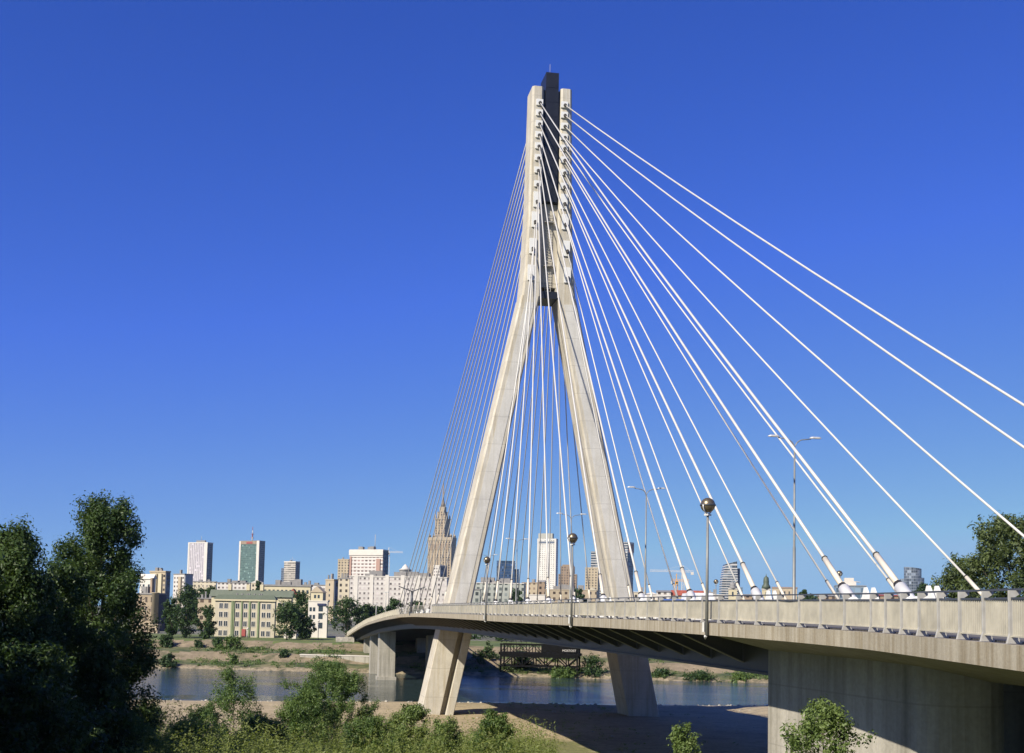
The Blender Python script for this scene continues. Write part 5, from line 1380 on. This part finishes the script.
# trees of the far bank
def far_tree(label, px, ytop, ybase, hw, Y=None, mat=None, shape='round', seed=1, nclump=90, per=80, base=0.15, name='tree', cat='tree'):
    Y = Y or 375
    q = at(px, ybase, Y); z = min(q.z, float(far_z(q.x, q.y))) - 0.3 if Y < 460 else float(far_z(q.x, q.y))
    s = Y/F
    return tree(name, label, cat, (q.x, q.y, z), zat(px, ytop, Y)-z, hw*s, mat or L_FAR, 0.36*Y/375, nclump, per, hw*s*0.28+0.25, seed, shape, base)
FT = [
 ('tall dark poplar cluster left of the yellow riverside house, its highest tree', 186, 583, 642, 17, 372, 'tall'),
 ('dark tree at the left side of the poplar cluster', 171, 596, 640, 10, 376, 'tall'),
 ('loose green tree right of the poplar cluster, touching the yellow house', 206, 604, 644, 11, 366, 'tall'),
 ('broad dark tree in front of the rear wing of the yellow house', 287, 601, 637, 17, 372, 'round'),
 ('tall round tree beside the white house with the sign strip', 300, 592, 637, 16, 400, 'round'),
 ('small tree at the foot of the white house with the sign strip', 305, 617, 636, 8, 374, 'round'),
 ('large round dark tree at the left end of the bridge', 347, 597, 636, 18, 392, 'round'),
 ('dark tree behind the river railing, right of the large round tree', 366, 604, 628, 12, 440, 'round'),
 ('dark green tree behind the far deck below the white slab', 394, 599, 625, 12, 470, 'round'),
 ('green tree behind the far deck beside the left pylon leg', 417, 600, 625, 11, 470, 'round'),
 ('green tree between the cables right of the left pylon leg', 515, 588, 612, 10, 560, 'round'),
 ('small green tree at the foot of the brown brick tower', 579, 587, 610, 9, 560, 'round'),
 ('small dark tree between the church nave and the grey glazed building', 804, 587.5, 608, 7, 560, 'tall'),
 ('dark round tree left of the round glass tower foot', 812, 594, 610, 10, 540, 'round'),
 ('leafy tree at the foot of the round glass tower', 926, 578, 612, 12, 540, 'round'),
 ('dark hillside tree left of the long green roof', 207, 586, 606, 14, 520, 'round'),
 ('dark hillside tree under the striped white tower', 191, 590, 608, 12, 540, 'round'),
 ('dark bushy tree between the green glass tower and the long terrace', 258, 580, 600, 5, 700, 'tall'),
 ('dark tree behind the brown riverside tenement', 167, 602, 632, 9, 450, 'round'),
 ('dark tree beside the far steps under the slab', 379, 606, 628, 9, 450, 'round'),
]
for i, (lb, px, yt_, yb, hw, Y, shp) in enumerate(FT):
    far_tree(lb, px, yt_, yb, hw, Y, L_FAR, shp, 100+i, 75, 75)
FB = [
 ('big dark bush on the embankment below the yellow house', 231, 637, 653, 12, 352), ('purple-brown bush left of the big dark embankment bush', 217, 638, 652, 7, 354),
 ('round dark bush at the far waterline, left side', 168, 654, 667, 8, 330), ('small round bush low on the far stone slope', 233, 655, 662, 4, 334),
 ('dark bush at the foot of the poplar cluster', 165, 636, 652, 10, 356), ('green bush right of the poplar cluster foot', 198, 640, 653, 8, 356),
 ('bush on the terrace under the lawn', 150, 640, 655, 9, 352), ('small bush near the retaining wall', 284, 650, 658, 5, 340),
 ('green bush on the far bank seen under the deck, left of the right pylon foot', 592, 657, 676, 17, 322), ('low bush on the far bank between gantry and right pylon foot', 564, 669, 677, 14, 320),
 ('bush on the far bank right of the right pylon foot', 664, 671, 679, 18, 320), ('long low bush on the far bank seen under the deck', 702, 673, 681, 20, 318), ('low bush on the far bank left of the anchor pier', 740, 676, 682.5, 16, 318),
 ('bush on the far bank behind the gantry', 522, 650, 672, 12, 332), ('tree-like bush on the far bank left of the gantry', 487, 640, 668, 12, 336), ('bushy green growth behind the gantry deck house', 555, 643, 668, 14, 340),
]
for i, (lb, px, yt_, yb, hw, Y) in enumerate(FB):
    far_tree(lb, px, yt_, yb, hw, Y, L_FAR if i % 3 else L_MID, 'bush', 200+i, 50, 55, 0.05, 'bush', 'bush')
# distant woods along the far bank beyond the frame edges: one mass
rng = np.random.default_rng(5)
Cc = []
for side, (xa, xb) in ((-1, (-900, -150)), (1, (150, 900))):
    for _ in range(260):
        x = rng.uniform(xa, xb); y = rng.uniform(380, 520); z = float(far_z(x, y)); hh = rng.uniform(6, 13)
        for q in range(9): Cc.append((x+rng.normal(0, 2.5), y+rng.normal(0, 2.5), z+hh*rng.uniform(.15, 1)))
for _ in range(110):
    x = rng.uniform(-22, 170); y = rng.uniform(386, 440); z = float(far_z(x, y)); hh = rng.uniform(3.5, 7)
    for q in range(9): Cc.append((x+rng.normal(0, 2.2), y+rng.normal(0, 2.2), z+hh*rng.uniform(.1, 1)))
Cc = np.array(Cc); idx = rng.integers(0, len(Cc), 75000); d_ = rng.normal(size=(75000, 3))
P = Cc[idx] + d_*1.3
o = bpy.data.objects.new('distant_woods', leaf_mesh('distant_woods', P, d_ + np.array([0, 0, .5]), 0.75, L_FAR, 0.6, None, rng)); COL.objects.link(o)
tag(o, 'far-off dark green woods lining the opposite bank', 'woods', None, 'stuff')

rng = np.random.default_rng(77); n = 1500
xs_ = rng.uniform(-135, 130, n); dd = np.where(rng.uniform(0, 1, n) < .55, rng.normal(21, 5, n), rng.normal(7, 3.5, n)); dd = np.clip(dd, 2.2, 31)
keep = np.sin(xs_*0.21)+np.sin(xs_*0.083+1)+rng.normal(0, .7, n) > 0.1
xs_, dd = xs_[keep], dd[keep]; ys_ = far_shore(xs_)+dd; zz_ = far_z(xs_, ys_); n = len(xs_)
hh = rng.uniform(.4, 1.5, n); k = 34
g = rng.normal(size=(n, k, 3))
P = np.stack([xs_, ys_, zz_+hh*.4], 1)[:, None, :] + g*np.stack([hh*.7, hh*.5, hh*.35], 1)[:, None, :]
o = bpy.data.objects.new('bank_scrub', leaf_mesh('bank_scrub', P.reshape(-1, 3), (g+np.array([0, 0, .6])).reshape(-1, 3), 0.24, L_MID, 0.6, None, rng)); COL.objects.link(o)
tag(o, 'low green scrub and tall grass scattered over the far bank terraces', 'scrub', None, 'stuff')

# the light summer air between here and the towers
hb = MB(); hb.box(-2950, 2950, -110, 3000, -5, 345)
m = bpy.data.materials.new('thin_haze'); m.use_nodes = True; t = m.node_tree; t.nodes.clear()
ou = N(t, 'ShaderNodeOutputMaterial'); pv = N(t, 'ShaderNodeVolumePrincipled')
pv.inputs['Color'].default_value = (0.62, 0.82, 1.0, 1); pv.inputs['Density'].default_value = HAZE; pv.inputs['Anisotropy'].default_value = 0.0
t.links.new(pv.outputs[0], ou.inputs['Volume'])
o = hb.build('haze', m); tag(o, None, None, None, 'stuff')
